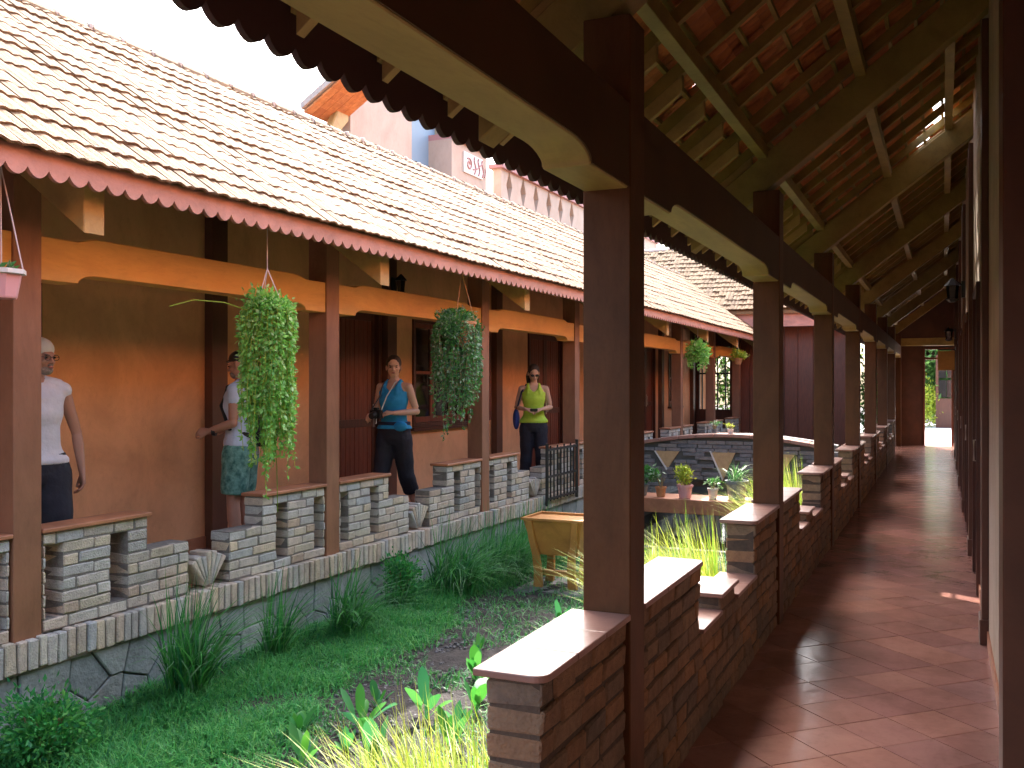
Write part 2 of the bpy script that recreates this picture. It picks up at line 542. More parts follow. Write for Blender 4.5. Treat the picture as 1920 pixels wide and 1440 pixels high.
# lumpy soil bed in the courtyard
nx, ny = 90, 220
xs = np.linspace(-4.62, -1.28, nx); ys = np.linspace(0.5, 11.2, ny)
V = []
for y in ys:
    for x in xs:
        e = min(1, (11.2 - y) / 0.4)
        V.append((x, y, GZ + 0.005 + e * (0.03 + 0.035 * mnoise.noise(Vector((x * 2.2, y * 2.2, 0))) + 0.022 * mnoise.noise(Vector((x * 9, y * 9, 3))) + 0.012 * mnoise.noise(Vector((x * 25, y * 25, 7))))))
idx = np.arange(nx * ny).reshape(ny, nx)
F = np.stack([idx[:-1, :-1].ravel(), idx[:-1, 1:].ravel(), idx[1:, 1:].ravel(), idx[1:, :-1].ravel()], 1)
np_mesh('soil', np.array(V), [F], M['soil'], smooth=True, kind='structure')
# pond
G().box(PX0, PY0, -0.75, PX1, PY1, -0.50).build('water', M['water'], kind='structure')
g = G()
for (a, b, c, d) in ((PX0 - .12, PY0 - .12, PX1 + .12, PY0), (PX0 - .12, PY1, PX1 + .12, PY1 + .12), (PX0 - .12, PY0, PX0, PY1), (PX1, PY0, PX1 + .12, PY1)):
    g.box(a, b, -0.8, c, d, GZ + 0.06)
g.build('pond_rim', M['stone_d'], bevel=0.01, kind='structure')

# corridor floor on the right: diagonal tiles on a grout bed
fx0, fx1, fy0, fy1 = RX + 0.01, 0.27, Y0, Y1
fl = G().box(fx0, fy0, GZ - 0.1, fx1, fy1, -0.012).build('corridor_floor', M['grout'], kind='structure')


def clip(poly, a, b, c):            # keep a*x+b*y<=c
    out = []
    for i in range(len(poly)):
        p, q = poly[i], poly[(i + 1) % len(poly)]
        dp = a * p[0] + b * p[1] - c; dq = a * q[0] + b * q[1] - c
        if dp <= 0: out.append(p)
        if (dp < 0 < dq) or (dq < 0 < dp):
            t = dp / (dp - dq)
            out.append((p[0] + (q[0] - p[0]) * t, p[1] + (q[1] - p[1]) * t))
    return out


T = 0.30
d = T / math.sqrt(2)
cand = []
for i in range(-60, 200):
    for j in range(-120, 120):
        cx = (i - j) * d; cy = (i + j) * d
        cx += -0.47
        if cx < fx0 - d or cx > fx1 + d or cy < fy0 - d or cy > fy1 + d: continue
        gp = 0.0045
        r = d - gp
        P = [(cx - r, cy), (cx, cy - r), (cx + r, cy), (cx, cy + r)]
        for a, b, c in ((1, 0, fx1 - .002), (-1, 0, -fx0 - .002), (0, 1, fy1), (0, -1, -fy0)):
            P = clip(P, a, b, c)
            if len(P) < 3: break
        if len(P) < 3: continue
        cand.append((cx, cy, P))
cand.sort(key=lambda t: (t[1] < 1.2, abs(t[1])))
rest = G()
cnt = 0
for cx, cy, P in cand:
    dz = random.uniform(-0.0012, 0.0012)
    tx, ty = random.uniform(-.003, .003), random.uniform(-.003, .003)
    gg = G() if cnt < 290 and cy > 1.2 else rest
    n = len(P)
    top = [(p[0], p[1], dz + (p[0] - cx) * tx + (p[1] - cy) * ty) for p in P]
    mid = [(cx + (p[0] - cx) * 1.012, cy + (p[1] - cy) * 1.012, -0.004) for p in P]
    bot = [(p[0], p[1], -0.011) for p in mid]
    fs = [tuple(range(n))]
    for k in range(n):
        j = (k + 1) % n
        fs.append((k, k + n, j + n, j)); fs.append((k + n, k + 2 * n, j + 2 * n, j + n))
    gg.add(top + mid + bot, fs)
    if gg is not rest:
        gg.build('floor_tile', M['floor'], fl); cnt += 1
rest.build('far_floor_tiles', M['floor'], fl, kind='stuff')

# left veranda floor and its edge
G().box(-6.0, Y0, GZ - 0.1, LX - 0.03, 27.0, LF).build('veranda_floor', M['floor'], kind='structure')
# bright paving outside the far doorway
G().box(-6, Y1 + 0.30, GZ - .1, 6, 44, -0.02).build('paving', M['paving'], kind='structure')

# ================================================================== BRICKWORK
BM = brick_meshes(M['brick'], 0.20, 0.17, 0.06, 6, 0.006, 0.004)
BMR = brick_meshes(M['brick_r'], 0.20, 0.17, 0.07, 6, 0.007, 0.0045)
SOLD = [G().box(-.0275, -.1, -.08, .0275, .1, .08) for _ in range(5)]
SM = []
for k, g in enumerate(SOLD):
    rr = random.Random(k + 50)
    g.v = [tuple(c + rr.uniform(-.003, .003) for c in v) for v in g.v]
    SM.append(g.mesh('soldier_brick_mesh', M['brick'], bevel=0.006))


def course_fill(specs, xw, z, h, ivals, meshes, baseL=0.20, lo=0.15, hi=0.26, offs=0, thick=1.0):
    for a, b in ivals:
        y = a
        first = True
        while y < b - 0.012:
            L = random.uniform(lo, hi)
            if first and offs: L *= 0.5
            first = False
            if b - (y + L) < 0.09: L = b - y
            s = (L - 0.010) / baseL
            specs.append((TRS((xw + random.uniform(-.004, .004), y + L / 2, z + h / 2 + random.uniform(-.002, .002)),
                              (random.uniform(-.015, .015), random.uniform(-.012, .012), PI / 2 + random.uniform(-.012, .012)), (s, thick, (h - 0.009) / (0.06 if meshes is BM else 0.07))), random.randrange(len(meshes))))
            y += L


def subtract(ivals, cuts):
    out = list(ivals)
    for c0, c1 in cuts:
        nn = []
        for a, b in out:
            if c1 <= a or c0 >= b: nn.append((a, b)); continue
            if c0 - a > 0.02: nn.append((a, c0))
            if b - c1 > 0.02: nn.append((c1, b))
        out = nn
    return out


def left_parapet(k):
    ya, yb = LY[k] + CW, LY[k + 1]
    L = yb - ya
    xm = LX - 0.095
    gate = (k == 4)
    n = ['leftmost low brick wall, cut off by the photo edge',
         'low pale brick wall in front of the man in the white sleeveless shirt',
         'low pale brick wall running in front of the woman in the blue top',
         'short pale brick wall in front of the woman in the lime top',
         'pale brick wall right behind the black iron gate',
         'far pale brick wall just beyond the second big right column',
         'far pale brick wall behind the pots on the bridge',
         'farthest pale brick wall of the left veranda, beside the red wooden pavilion']
    t = thing('brick_parapet', (LX - .09, ya, LF), n[k], 'brick wall', 'low pale brick walls of the left veranda')
    H, S, Fz = 0.82, 0.62, 0.47
    zb = LF + 0.03
    pr = [(0.012, .80, H), (.80, 1.16, S), (1.16, L - 1.16, Fz), (L - 1.16, L - .80, S), (L - .80, L - .012, H)]
    slots = [(.035, .15), (.50, .63), (L - .63, L - .50), (L - .15, L - .035)]
    specs = []
    z = zb; row = 0; h = 0.07
    core = G()
    while z < H - 0.02:
        iv = []
        for a, b, zt in pr:
            if zt == Fz: zt = 0.27
            if z + h * 0.6 < zt:
                if iv and abs(iv[-1][1] - (ya + a)) < 1e-4: iv[-1] = (iv[-1][0], ya + b)
                else: iv.append((ya + a, ya + b))
        if 0.33 < z + .03 < 0.74:
            iv = subtract(iv, [(ya + a, ya + b) for a, b in slots])
        course_fill(specs, xm, z, h, iv, BM, offs=row % 2)
        for a, b in iv:
            core.box(xm - .078, a + .006, z - 0.001, xm + .078, b - .006, z + h - 0.0015)
        z += h; row += 1
    pieces('brick', t, BM, specs, M['brick'], 285, 11)
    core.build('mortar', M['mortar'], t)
    # caps
    for a, b in ((0.004, .815), (L - .815, L - .004)):
        G().box(xm - .105, ya + a, z + .001, xm + .105, ya + b, z + .026).build('cap', M['cap_l'], t, bevel=0.005)
    # stone fan in the dip
    c = (ya + L / 2, 0.24)
    for q in range(7):
        a0 = R(52 + q * 76 / 7 + .8); a1 = R(52 + (q + 1) * 76 / 7 - .8)
        r0, r1 = 0.03, 0.25 + random.uniform(-.02, .012)
        w = 1.15
        P = [(c[0] + w * math.cos(a0) * r0 * 1.6, c[1] + math.sin(a0) * r0), (c[0] + w * math.cos(a0) * r1, c[1] + math.sin(a0) * r1),
             (c[0] + w * math.cos(a1) * r1, c[1] + math.sin(a1) * r1), (c[0] + w * math.cos(a1) * r0 * 1.6, c[1] + math.sin(a1) * r0)]
        G().prism(P, 'x', xm - .08, xm + .085).build('fan_stone', M['brick'], t, bevel=0.006)
    return t


for k in range(8):
    left_parapet(k) if k != 3 else None
# the bay with the gate: a shorter wall, then the iron gate
k = 3
ya, yb = LY[3] + CW, LY[4]
left_parapet(3)

# base wall below the left parapets: crazy paving stones and a course of upright bricks
rw = thing('stone_retaining_wall', (LX, 10, GZ), 'low grey stone base wall with a course of upright bricks under the left parapets', 'stone wall')
G().box(-6.0, Y0, GZ - .1, LX - 0.022, 27, 0.068).build('backing', M['stone_d'], rw)
specs = []
y = Y0
while y < 26.9:
    w = random.uniform(.055, .075)
    specs.append((TRS((LX - .06 + random.uniform(-.006, .006), y + w / 2, 0.160 + random.uniform(-.006, .006)), (random.uniform(-.03, .03), 0, PI / 2 + random.uniform(-.03, .03)), ((w - .008) / .055, 0.95, 1.05)), random.randrange(5)))
    y += w
# soldiers: local x is their width (turned to run along the wall)
pieces('upright_brick', rw, SM, specs, M['brick'], 285, 9)
G().box(LX - .15, Y0, 0.069, LX + .02, 27, 0.235).build('mortar_bed', M['mortar'], rw)
rs = random.Random(5)
seeds = []
for i in range(int(22 / 0.27)):
    for j in range(2):
        seeds.append((0.2 + i * 0.27 + rs.uniform(-.09, .09) + (0.13 if j else 0), GZ - 0.04 + 0.12 + j * 0.24 + rs.uniform(-.05, .05)))
for s in seeds:
    P = [(s[0] - .5, GZ - .06), (s[0] + .5, GZ - .06), (s[0] + .5, 0.066), (s[0] - .5, 0.066)]
    for q in seeds:
        if q is s or abs(q[0] - s[0]) > 1: continue
        dx, dy = q[0] - s[0], q[1] - s[1]
        ln = math.hypot(dx, dy)
        P = clip(P, dx / ln, dy / ln, (dx * (s[0] + q[0]) / 2 + dy * (s[1] + q[1]) / 2) / ln - .005)
        if len(P) < 3: break
    if len(P) < 3: continue
    G().prism(P, 'x', LX - 0.024, LX + rs.uniform(-.002, .012)).build('stone', M['stone'], rw, bevel=0.006)


def right_parapet(k):
    ya = RY[k] + CW if k >= 0 else RY[0] - 3
    yb = RY[k + 1]
    L = yb - ya
    xm = (RX + RX + CW) / 2 - 0.012
    lab = ['nearest brown brick wall with a smooth terracotta cap ending in front of the camera',
           'second brown brick wall just past the nearest big column, grass growing through its gap',
           'third brown brick wall, between the second and third right columns',
           'fourth brown brick wall, between the third and fourth right columns',
           'fifth brick wall of the corridor, beside the orange lit column',
           'sixth brick wall of the corridor, a dark sliver past the orange lit column',
           'last dark brick wall of the corridor, nearest the bright doorway']
    t = thing('corridor_parapet', (RX + .09, ya, 0), lab[k], 'brick wall', 'brown brick walls along the corridor')
    H = 0.80
    if k == 0: pr = [(0, .55, H), (0.55, L - .80, 0.24), (L - .80, L, H)]
    else: pr = [(0, .97, H), (.97, 1.40, 0.47), (1.40, 1.80, 0.56), (1.80, L - .87, 0.47), (L - .87, L, H)]
    specs = []
    z = -0.01; row = 0; h = 0.081
    core = G()
    while z < H - 0.02:
        iv = []
        for a, b, zt in pr:
            if z + h * 0.6 < zt:
                if iv and abs(iv[-1][1] - (ya + a)) < 1e-4: iv[-1] = (iv[-1][0], ya + b)
                else: iv.append((ya + a, ya + b))
        iv = [(a + (0.004 if abs(a - ya) < .01 else 0), b - (0.004 if abs(b - yb) < .01 else 0)) for a, b in iv]
        course_fill(specs, xm, z, h, iv, BMR, offs=row % 2, thick=1.02)
        for a, b in iv:
            core.box(xm - .079, a + .007, z - .001, xm + .079, b - .007, z + h - .0015)
        z += h; row += 1
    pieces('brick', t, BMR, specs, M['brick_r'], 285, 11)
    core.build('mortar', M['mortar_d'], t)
    G().box(RX - .0, ya, GZ - .1, RX + .008, yb, -0.012).build('footing', M['concrete'], t)
    # tile caps: pieces butted along the wall
    def cap(y0, y1, zc, rnd0=False, rnd1=False):
        n = max(1, round((y1 - y0) / 0.30))
        for i in range(n):
            a = y0 + (y1 - y0) * i / n + .0015; b = y0 + (y1 - y0) * (i + 1) / n - .0015
            x0, x1 = RX - .045, RX + CW + .004
            P = [(x0, a), (x1, a), (x1, b), (x0, b)]
            if i == 0 and rnd0:
                r = .045
                P = [(x0, a)] + [(x1 - r + r * math.sin(R(t)), a + r - r * math.cos(R(t))) for t in range(0, 91, 15)] + [(x1, b), (x0, b)]
            if i == n - 1 and rnd1:
                r = .045
                P = [(x0, a), (x1, a)] + [(x1 - r + r * math.cos(R(t)), b - r + r * math.sin(R(t))) for t in range(0, 91, 15)] + [(x0, b)]
            G().prism(P, 'z', zc, zc + .022).build('cap_tile', M['cap'], t, bevel=0.004, segs=2)
    for a, b, zt in pr:
        if zt == H: cap(ya + a - (0.02 if a > 0 else -.002), ya + b + (0.02 if b < L - .01 else -.002), z + .001, rnd0=a > 0, rnd1=b < L - .01)
        elif zt > .5: cap(ya + a - .015, ya + b + .015, -0.01 + .081 * 7 + .002)
        else: cap(ya + a, ya + b, -0.01 + .081 * (3 if k == 0 else 6) + .002)


for k in range(0, 7): right_parapet(k)

# ================================================================== VERANDA BUILDINGS
def haunched(y0, y1, zb, zt, flat, curve, dep, top=0.0):
    """outline in (y,z) of a beam with deeper ends"""
    pts = []
    yl0, yl1 = y0 + flat, y0 + flat + curve
    pts.append((y0, zb - dep)); pts.append((yl0 - .02, zb - dep))
    for t in range(0, 91, 15):
        a = R(t)
        pts.append((yl0 + curve * (1 - math.cos(a)), zb - dep + dep * math.sin(a)))
    yr0, yr1 = y1 - flat, y1 - flat - curve
    for t in range(90, -1, -15):
        a = R(t)
        pts.append((yr0 - curve * (1 - math.cos(a)), zb - dep + dep * math.sin(a)))
    pts.append((yr0 + .02, zb - dep)); pts.append((y1, zb - dep))
    if top:
        pts += [(y1, zt - top), (yr0, zt - top)]
        pts += [(yr0 - curve * 0.5, zt - top * .35), (yr0 - curve, zt)]
        pts += [(yl1, zt), (yl0 + curve * 0.5, zt - top * .35), (yl0, zt - top), (y0, zt - top)]
    else:
        pts += [(y1, zt), (y0, zt)]
    return pts


def tile_mesh(m, w, l, seed):
    rr = random.Random(seed)
    n = 11
    prof = []
    for i in range(n):
        t = i / (n - 1)
        z = 0.015 * math.sin(PI * min(1, t / 0.58)) ** 1.1 if t < .58 else 0.009 * math.sin(PI * (t - .58) / .42) ** 2
        if i == 0: z = 0.004
        prof.append(((t - .5) * w * 1.03, z))
    vs = []
    for (yy, lift) in ((0, 0.0), (l, 0.0)):
        for x, z in prof: vs.append((x + rr.uniform(-.001, .001), yy + (rr.uniform(-.003, .003) if yy == 0 else 0), z + .013))
    for yy in (0, l):
        for x, z in prof: vs.append((x, yy, z))
    fs = []
    for i in range(n - 1):
        fs.append((i, i + 1, i + 1 + n, i + n))
        fs.append((2 * n + i, 3 * n + i, 3 * n + i + 1, 2 * n + i + 1))
        fs.append((i, 2 * n + i, 2 * n + i + 1, i + 1))
    fs.append((0, n, 3 * n, 2 * n)); fs.append((n - 1, 3 * n - 1, 4 * n - 1, 2 * n + n - 1)[::-1])
    g = G().add(vs, fs)
    me = bpy.data.meshes.new('roof_tile_mesh')
    me.from_pydata(g.v, [], g.f)
    me.materials.append(m)
    me.update()
    return me


def scallop(y0, y1, ztop, zbot, pitch, depth):
    """outline (y,z) of a board with a scalloped lower edge"""
    pts = [(y1, ztop), (y0, ztop)]
    n = int(round((y1 - y0) / pitch)); p = (y1 - y0) / n
    for i in range(n):
        a = y0 + i * p
        for t in range(0, 9 if i == n - 1 else 8):
            u = t / 8
            pts.append((a + p * u, zbot + depth - depth * math.sin(PI * u) ** 0.75))
    return pts


def veranda(side):
    sg = -1 if side == 'L' else 1
    xo = LX if side == 'L' else RX
    X = lambda u: xo + sg * u
    cols = LY if side == 'L' else RY
    zf = LF if side == 'L' else 0.0
    zb, zt = (2.29, 2.51) if side == 'L' else (2.41, 2.66)
    e0 = 2.78 if side == 'L' else 2.88
    sl = 0.73 if side == 'L' else 0.76
    EU = -0.65
    Zt = lambda u: e0 + sl * (u - EU)
    uw = 1.30 if side == 'L' else 1.455
    ur = 1.75
    ye = 26.6 if side == 'L' else Y1
    if side == 'L':
        b = thing('veranda_building', (-6, 10, LF), 'long orange plastered building with a sunlit tiled roof across the courtyard', 'building')
    else:
        b = thing('corridor_building', (0.3, 10, 0), 'shaded tiled corridor with brown columns and an open timber roof on the right', 'building')
    beamm = M['beam'] if side == 'L' else M['beam_r']
    # columns
    for y in cols:
        if y > ye - .3: continue
        x0, x1 = sorted((X(0), X(CW)))
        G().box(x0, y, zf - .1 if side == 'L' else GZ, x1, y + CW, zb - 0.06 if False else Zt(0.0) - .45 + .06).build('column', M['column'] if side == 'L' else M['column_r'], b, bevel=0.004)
    # tie beams between the columns
    ylist = [Y0] + [y for y in cols if Y0 < y < ye - .3] + [ye]
    for i in range(len(ylist) - 1):
        ya = ylist[i] + (CW if i > 0 else 0); yb2 = ylist[i + 1]
        if yb2 - ya < 0.5: continue
        x0, x1 = sorted((X(0.012), X(CW - .012))) if side == 'L' else (X(0.004), X(CW - .009))
        if yb2 - ya < 1.2:
            P = [(ya, zb), (yb2, zb), (yb2, zt), (ya, zt)]
        else:
            P = haunched(ya, yb2, zb, zt, 0.26 if side == 'L' else 0.40, .14 if side == 'L' else .17, 0.055, 0.03 if side == 'L' else 0)
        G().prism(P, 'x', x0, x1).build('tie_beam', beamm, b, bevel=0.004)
        if side == 'R': G().prism([(q[0], q[1] + (.006 if q[1] < zt - .05 else 0)) for q in P], 'x', x1 + .0005, x1 + .006).build('shade_board', M['face_r'], b)  # added thin board, its dark colour paints the shade on the beam's inner face
    # principal rafters with tails
    for y in cols:
        if y > ye: continue
        yc = y + CW / 2
        u0, u1 = -0.50 if side == 'L' else -0.44, uw + .05
        hh = 0.25
        P = [(X(u0), Zt(u0) - .45), (X(u1), Zt(u1) - .45), (X(u1), Zt(u1) - .19), (X(u0), Zt(u0) - .19)]
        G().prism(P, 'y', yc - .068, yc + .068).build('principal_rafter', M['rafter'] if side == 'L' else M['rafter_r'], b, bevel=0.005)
    # purlins
    for u in (0.06, 0.70, 1.25):
        x0, x1 = sorted((X(u - .035), X(u + .035)))
        G().box(x0, Y0, Zt(u) - .205, x1, ye, Zt(u) - .118).build('purlin', M['rafter'] if side == 'L' else M['rafter_r'], b, bevel=0.003)
    # common rafters
    sp = (cols[2] - cols[1]) / (7 if side == 'R' else 6)
    y = Y0 + 0.1
    base = cols[1] + CW / 2
    k0 = int((Y0 - base) / sp)
    k = k0
    while base + k * sp < ye - .1:
        yc = base + k * sp
        u0, u1 = EU + .03, 1.7
        P = [(X(u0), Zt(u0) - .115), (X(u1), Zt(u1) - .115), (X(u1), Zt(u1) - .034), (X(u0), Zt(u0) - .034)]
        G().prism(P, 'y', yc - .022, yc + .022).build('common_rafter', M['rafter'] if side == 'L' else M['rafter_r'], b, bevel=0.002)
        if side == 'R':
            ua, ub = EU + .05, -.02
            G().prism([(X(ua), Zt(ua) - .20), (X(ub), Zt(ub) - .20), (X(ub), Zt(ub) - .116), (X(ua), Zt(ua) - .116)], 'y', yc - .02, yc + .02).build('rafter_tail', M['rafter'], b, bevel=0.002)
        k += 1
    # roof: battens, tiles
    roof = G()
    L = math.hypot(1, sl)
    rowx = 0.205 / L
    nrow = int((ur - EU) / rowx)
    for i in range(nrow):
        u = EU + .05 + i * rowx
        x0, x1 = sorted((X(u - .012), X(u + .012)))
        roof.box(x0, Y0, Zt(u) - .033, x1, ye, Zt(u) - .006)
    rf = roof.build('roof', M['rafter'] if side == 'L' else M['rafter_r'], b)
    if side == 'L':
        ax = Vector((0, 1, 0))
    else:
        ax = Vector((0, -1, 0))
    ay = Vector((sg / L, 0, sl / L))
    az = ax.cross(ay)
    Mb = Matrix((ax, ay, az)).transposed()
    tm = [tile_mesh(M['tile'] if side == 'L' else M['tile_r'], 0.185, 0.245, s) for s in range(4)]
    specs = []
    tw = 0.185
    holes = set()
    for i in range(nrow + 1):
        u = EU - .055 + i * rowx
        n = int((ye - Y0) / tw)
        for j in range(n):
            yy = Y0 + (j + .5) * tw
            if side == 'R' and u > 1.62: continue
            if side == 'R':
                X_ = X(u)
                if 9.8 < yy < 10.9 and 0.82 < u < 1.16 and (i * 7 + j * 5) % 3 != 0: continue
                if (14.6 < yy < 14.9 and 0.75 < u < 0.98) or (11.0 < yy < 11.2 and 0.1 < u < 0.3): continue
            p = Vector((X(u), yy + random.uniform(-.004, .004), Zt(u) + .004))
            wv = 0.006 * math.sin(yy * 1.3 + i) + random.uniform(-.0025, .0025)
            rot = Euler((-0.045 + random.uniform(-.016, .012), random.uniform(-.025, .025), random.uniform(-.022, .022))).to_matrix()
            Mx = (Mb @ rot).to_4x4()
            Mx.translation = p + az * (0.014 + wv)
            specs.append((Mx, random.randrange(4)))
    pieces('roof_tile', rf, tm, specs, M['tile'] if side == 'L' else M['tile_r'], 285, 10, stuff='upper_roof_tiles')
    # ridge tiles
    ridge = G(); mort = G()
    y = Y0
    zr = Zt(EU - .055 + nrow * rowx) + .06
    xr = X(EU + nrow * rowx + .06)
    cap_specs = []
    rt = G()
    n = 8
    for yy_, rr_ in ((0, .105), (.36, .085)):
        for k in range(n + 1):
            a = PI * k / n
            rt.v.append((math.cos(a) * rr_ * 1.15, yy_, math.sin(a) * rr_ - .05))
    for k in range(n): rt.f.append((k, k + 1, k + n + 2, k + n + 1))
    rme = rt.mesh('ridge_tile_mesh', M['tile'])
    while y < ye:
        cap_specs.append((TRS((xr, y, zr + .02), (R(2.0), random.uniform(-.03, .03), random.uniform(-.02, .02))), 0))
        if side == 'L':
            mort.box(xr - .10, y - .02, zr - .03, xr + .10, y + .03, zr + .035 + .03 * random.random())
        y += .33
    pieces('ridge_tile', rf, [rme], cap_specs, M['tile'], 200, 5, stuff='far_ridge_tiles')
    if side == 'L': mort.build('ridge_mortar', M['mortar_light'], rf, bevel=0.01)
    # back slope
    xb = X(ur + 3.2)
    P = [(xr, zr - .02), (xb, zr - 2.4), (xb, zr - 2.5), (xr, zr - .12)]
    G().prism(P, 'y', Y0, ye).build('back_slope', M['tile'], rf)
    # fascia
    xf0, xf1 = sorted((X(EU - .012), X(EU + .012)))
    zt_f, zb_f = (Zt(EU) - .012, Zt(EU) - .148) if side == 'L' else (Zt(EU) - .0, Zt(EU) - .225)
    p = 0.118 if side == 'L' else 0.133
    P = scallop(Y0, ye, zt_f, zb_f, p, 0.045)
    # build scalloped board as strip of segments (clean quads)
    n = int(round((ye - Y0) / p)); pp = (ye - Y0) / n
    g = G()
    prof = []
    for i in range(n):
        for t in range(8):
            u = t / 8
            prof.append((Y0 + i * pp + pp * u, zb_f + .045 - .045 * math.sin(PI * u) ** .75))
    prof.append((ye, zb_f + .045))
    vs = []
    for yy, zz in prof:
        vs += [(xf0, yy, zz), (xf1, yy, zz), (xf1, yy, zt_f), (xf0, yy, zt_f)]
    fs = []
    for i in range(len(prof) - 1):
        a = i * 4
        for q in range(4):
            fs.append((a + q, a + (q + 1) % 4, a + 4 + (q + 1) % 4, a + 4 + q))
    e = (len(prof) - 1) * 4
    fs += [(0, 1, 2, 3), (e + 3, e + 2, e + 1, e)]
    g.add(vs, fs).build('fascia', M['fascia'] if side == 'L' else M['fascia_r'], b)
    return b, X, Zt


LB, XL, ZL = veranda('L')
RB, XR, ZR = veranda('R')


# ------------------------------------------------------------------ left building wall, doors, windows
WX = -5.90
def wall_panels(b, xw, sgn, y0, y1, z0, z1, openings, thick, m):
    """wall in the plane x=xw with rectangular openings [(ya,yb,za,zb)]; sgn = side the room is on"""
    ys = sorted(set([y0, y1] + [o[0] for o in openings] + [o[1] for o in openings]))
    g = G()
    x0, x1 = sorted((xw, xw + sgn * thick))
    for a, c in zip(ys[:-1], ys[1:]):
        cut = sorted((o[2], o[3]) for o in openings if o[0] <= a + 1e-6 and o[1] >= c - 1e-6)
        z = z0
        for p, q in cut:
            if p - z > 1e-3: g.box(x0, a, z, x1, c, p)
            z = q
        if z1 - z > 1e-3: g.box(x0, a, z, x1, c, z1)
    bm = bmesh.new()
    return g.build('wall', m, b)


def plank_door(b, ya, yb, z0, z1, xw, out, leafs=2, m='redwood', x_handle=None):
    """door with framed vertical planks; out=+1 or -1 is the outward x direction"""
    fr = G()
    fw = .06
    def bx(g, a, b_, za, zb_, d0, d1):
        x0, x1 = sorted((xw + out * d0, xw + out * d1)); g.box(x0, a, za, x1, b_, zb_)
    bx(fr, ya, ya + fw, z0, z1, -.08, .03); bx(fr, yb - fw, yb, z0, z1, -.08, .03); bx(fr, ya + fw, yb - fw, z1 - fw, z1, -.08, .028)
    d = fr.build('door', M['darkwood'], b, bevel=.003)
    w = (yb - ya - 2 * fw) / leafs
    for l in range(leafs):
        a = ya + fw + l * w + .003; c = a + w - .006
        lf = G()
        bx(lf, a, a + .07, z0 + .01, z1 - fw - .005, -.05, -.012); bx(lf, c - .07, c, z0 + .01, z1 - fw - .005, -.05, -.012)
        for zz in (z0 + .012, z0 + .95, z1 - fw - .10):
            bx(lf, a + .07, c - .07, zz, zz + .09, -.048, -.014)
        lf.build('leaf_frame', M['darkwood'], d, bevel=.003)
        n = max(2, int((w - .15) / .085))
        pw = (c - a - .14) / n
        for i in range(n):
            g = G(); bx(g, a + .07 + i * pw + .002, a + .07 + (i + 1) * pw - .002, z0 + .10, z1 - fw - .10, -.04, -.022 + random.uniform(-.002, .002))
            g.build('plank', M[m], d, bevel=.003)
    hd = G(); yh = (ya + fw + w + .04) if leafs == 2 else (yb - fw - .04)
    hx = xw + out * .02
    hd.tube([(xw - out * .014, yh, z0 + .98), (hx, yh, z0 + .98), (hx, yh, z0 + 1.16), (xw - out * .014, yh, z0 + 1.16)], .008, 8)
    bx(hd, yh - .02, yh + .02, z0 + .94, z0 + 1.20, -.014, -.008)
    hd.build('handle', M['metal'], d)
    return d


def wood_window(b, ya, yb, za, zb_, xw, out, panes=3, shutters=True):
    def bx(g, a, c, z0, z1, d0, d1):
        x0, x1 = sorted((xw + out * d0, xw + out * d1)); g.box(x0, a, z0, x1, c, z1)
    fr = G(); fw = .055
    bx(fr, ya, ya + fw, za, zb_, -.08, .025); bx(fr, yb - fw, yb, za, zb_, -.08, .025)
    bx(fr, ya + fw, yb - fw, zb_ - fw, zb_, -.08, .023); bx(fr, ya + fw, yb - fw, za, za + fw, -.08, .023)
    wnd = fr.build('window', M['darkwood'], b, bevel=.003)
    w = (yb - ya - 2 * fw) / panes
    for i in range(panes):
        a = ya + fw + i * w; c = a + w
        s = G()
        bx(s, a + .002, a + .05, za + fw, zb_ - fw, -.055, -.02); bx(s, c - .05, c - .002, za + fw, zb_ - fw, -.055, -.02)
        bx(s, a + .05, c - .05, za + fw, za + fw + .07, -.053, -.022); bx(s, a + .05, c - .05, zb_ - fw - .06, zb_ - fw, -.053, -.022)
        bx(s, a + .05, c - .05, (za + zb_) / 2 - .02, (za + zb_) / 2 + .02, -.051, -.024)
        s.build('sash', M['redwood'], wnd, bevel=.003)
        for q0, q1 in ((za + fw + .07, (za + zb_) / 2 - .02), ((za + zb_) / 2 + .02, zb_ - fw - .06)):
            p = G(); bx(p, a + .05, c - .05, q0, q1, -.042, -.036); p.build('pane', M['glass'], wnd)
    sl = G(); bx(sl, ya - .06, yb + .06, za - .045, za, -.02, .07); sl.build('sill', M['darkwood'], wnd, bevel=.004)
    return wnd


doorsL = [(3.90, 4.88), (8.46, 9.42), (13.72, 15.22), (19.6, 20.9)]
winsL = [(10.16, 11.75, 1.12, 2.46), (17.0, 18.1, 1.12, 2.46), (22.1, 23.2, 1.12, 2.46)]
ops = [(a, b_, LF, 2.52) for a, b_ in doorsL] + [(a, b_, c, d_) for a, b_, c, d_ in winsL]
wall_panels(LB, WX, -1, Y0, 26.6, LF - .3, ZL(1.30) - .02, ops, .2, M['wall'])
for a, b_ in doorsL: plank_door(LB, a, b_, LF, 2.52, WX, 1, 2 if b_ - a > 1.1 else 1)
for a, b_, c, d_ in winsL: wood_window(LB, a, b_, c, d_, WX, 1, 3)
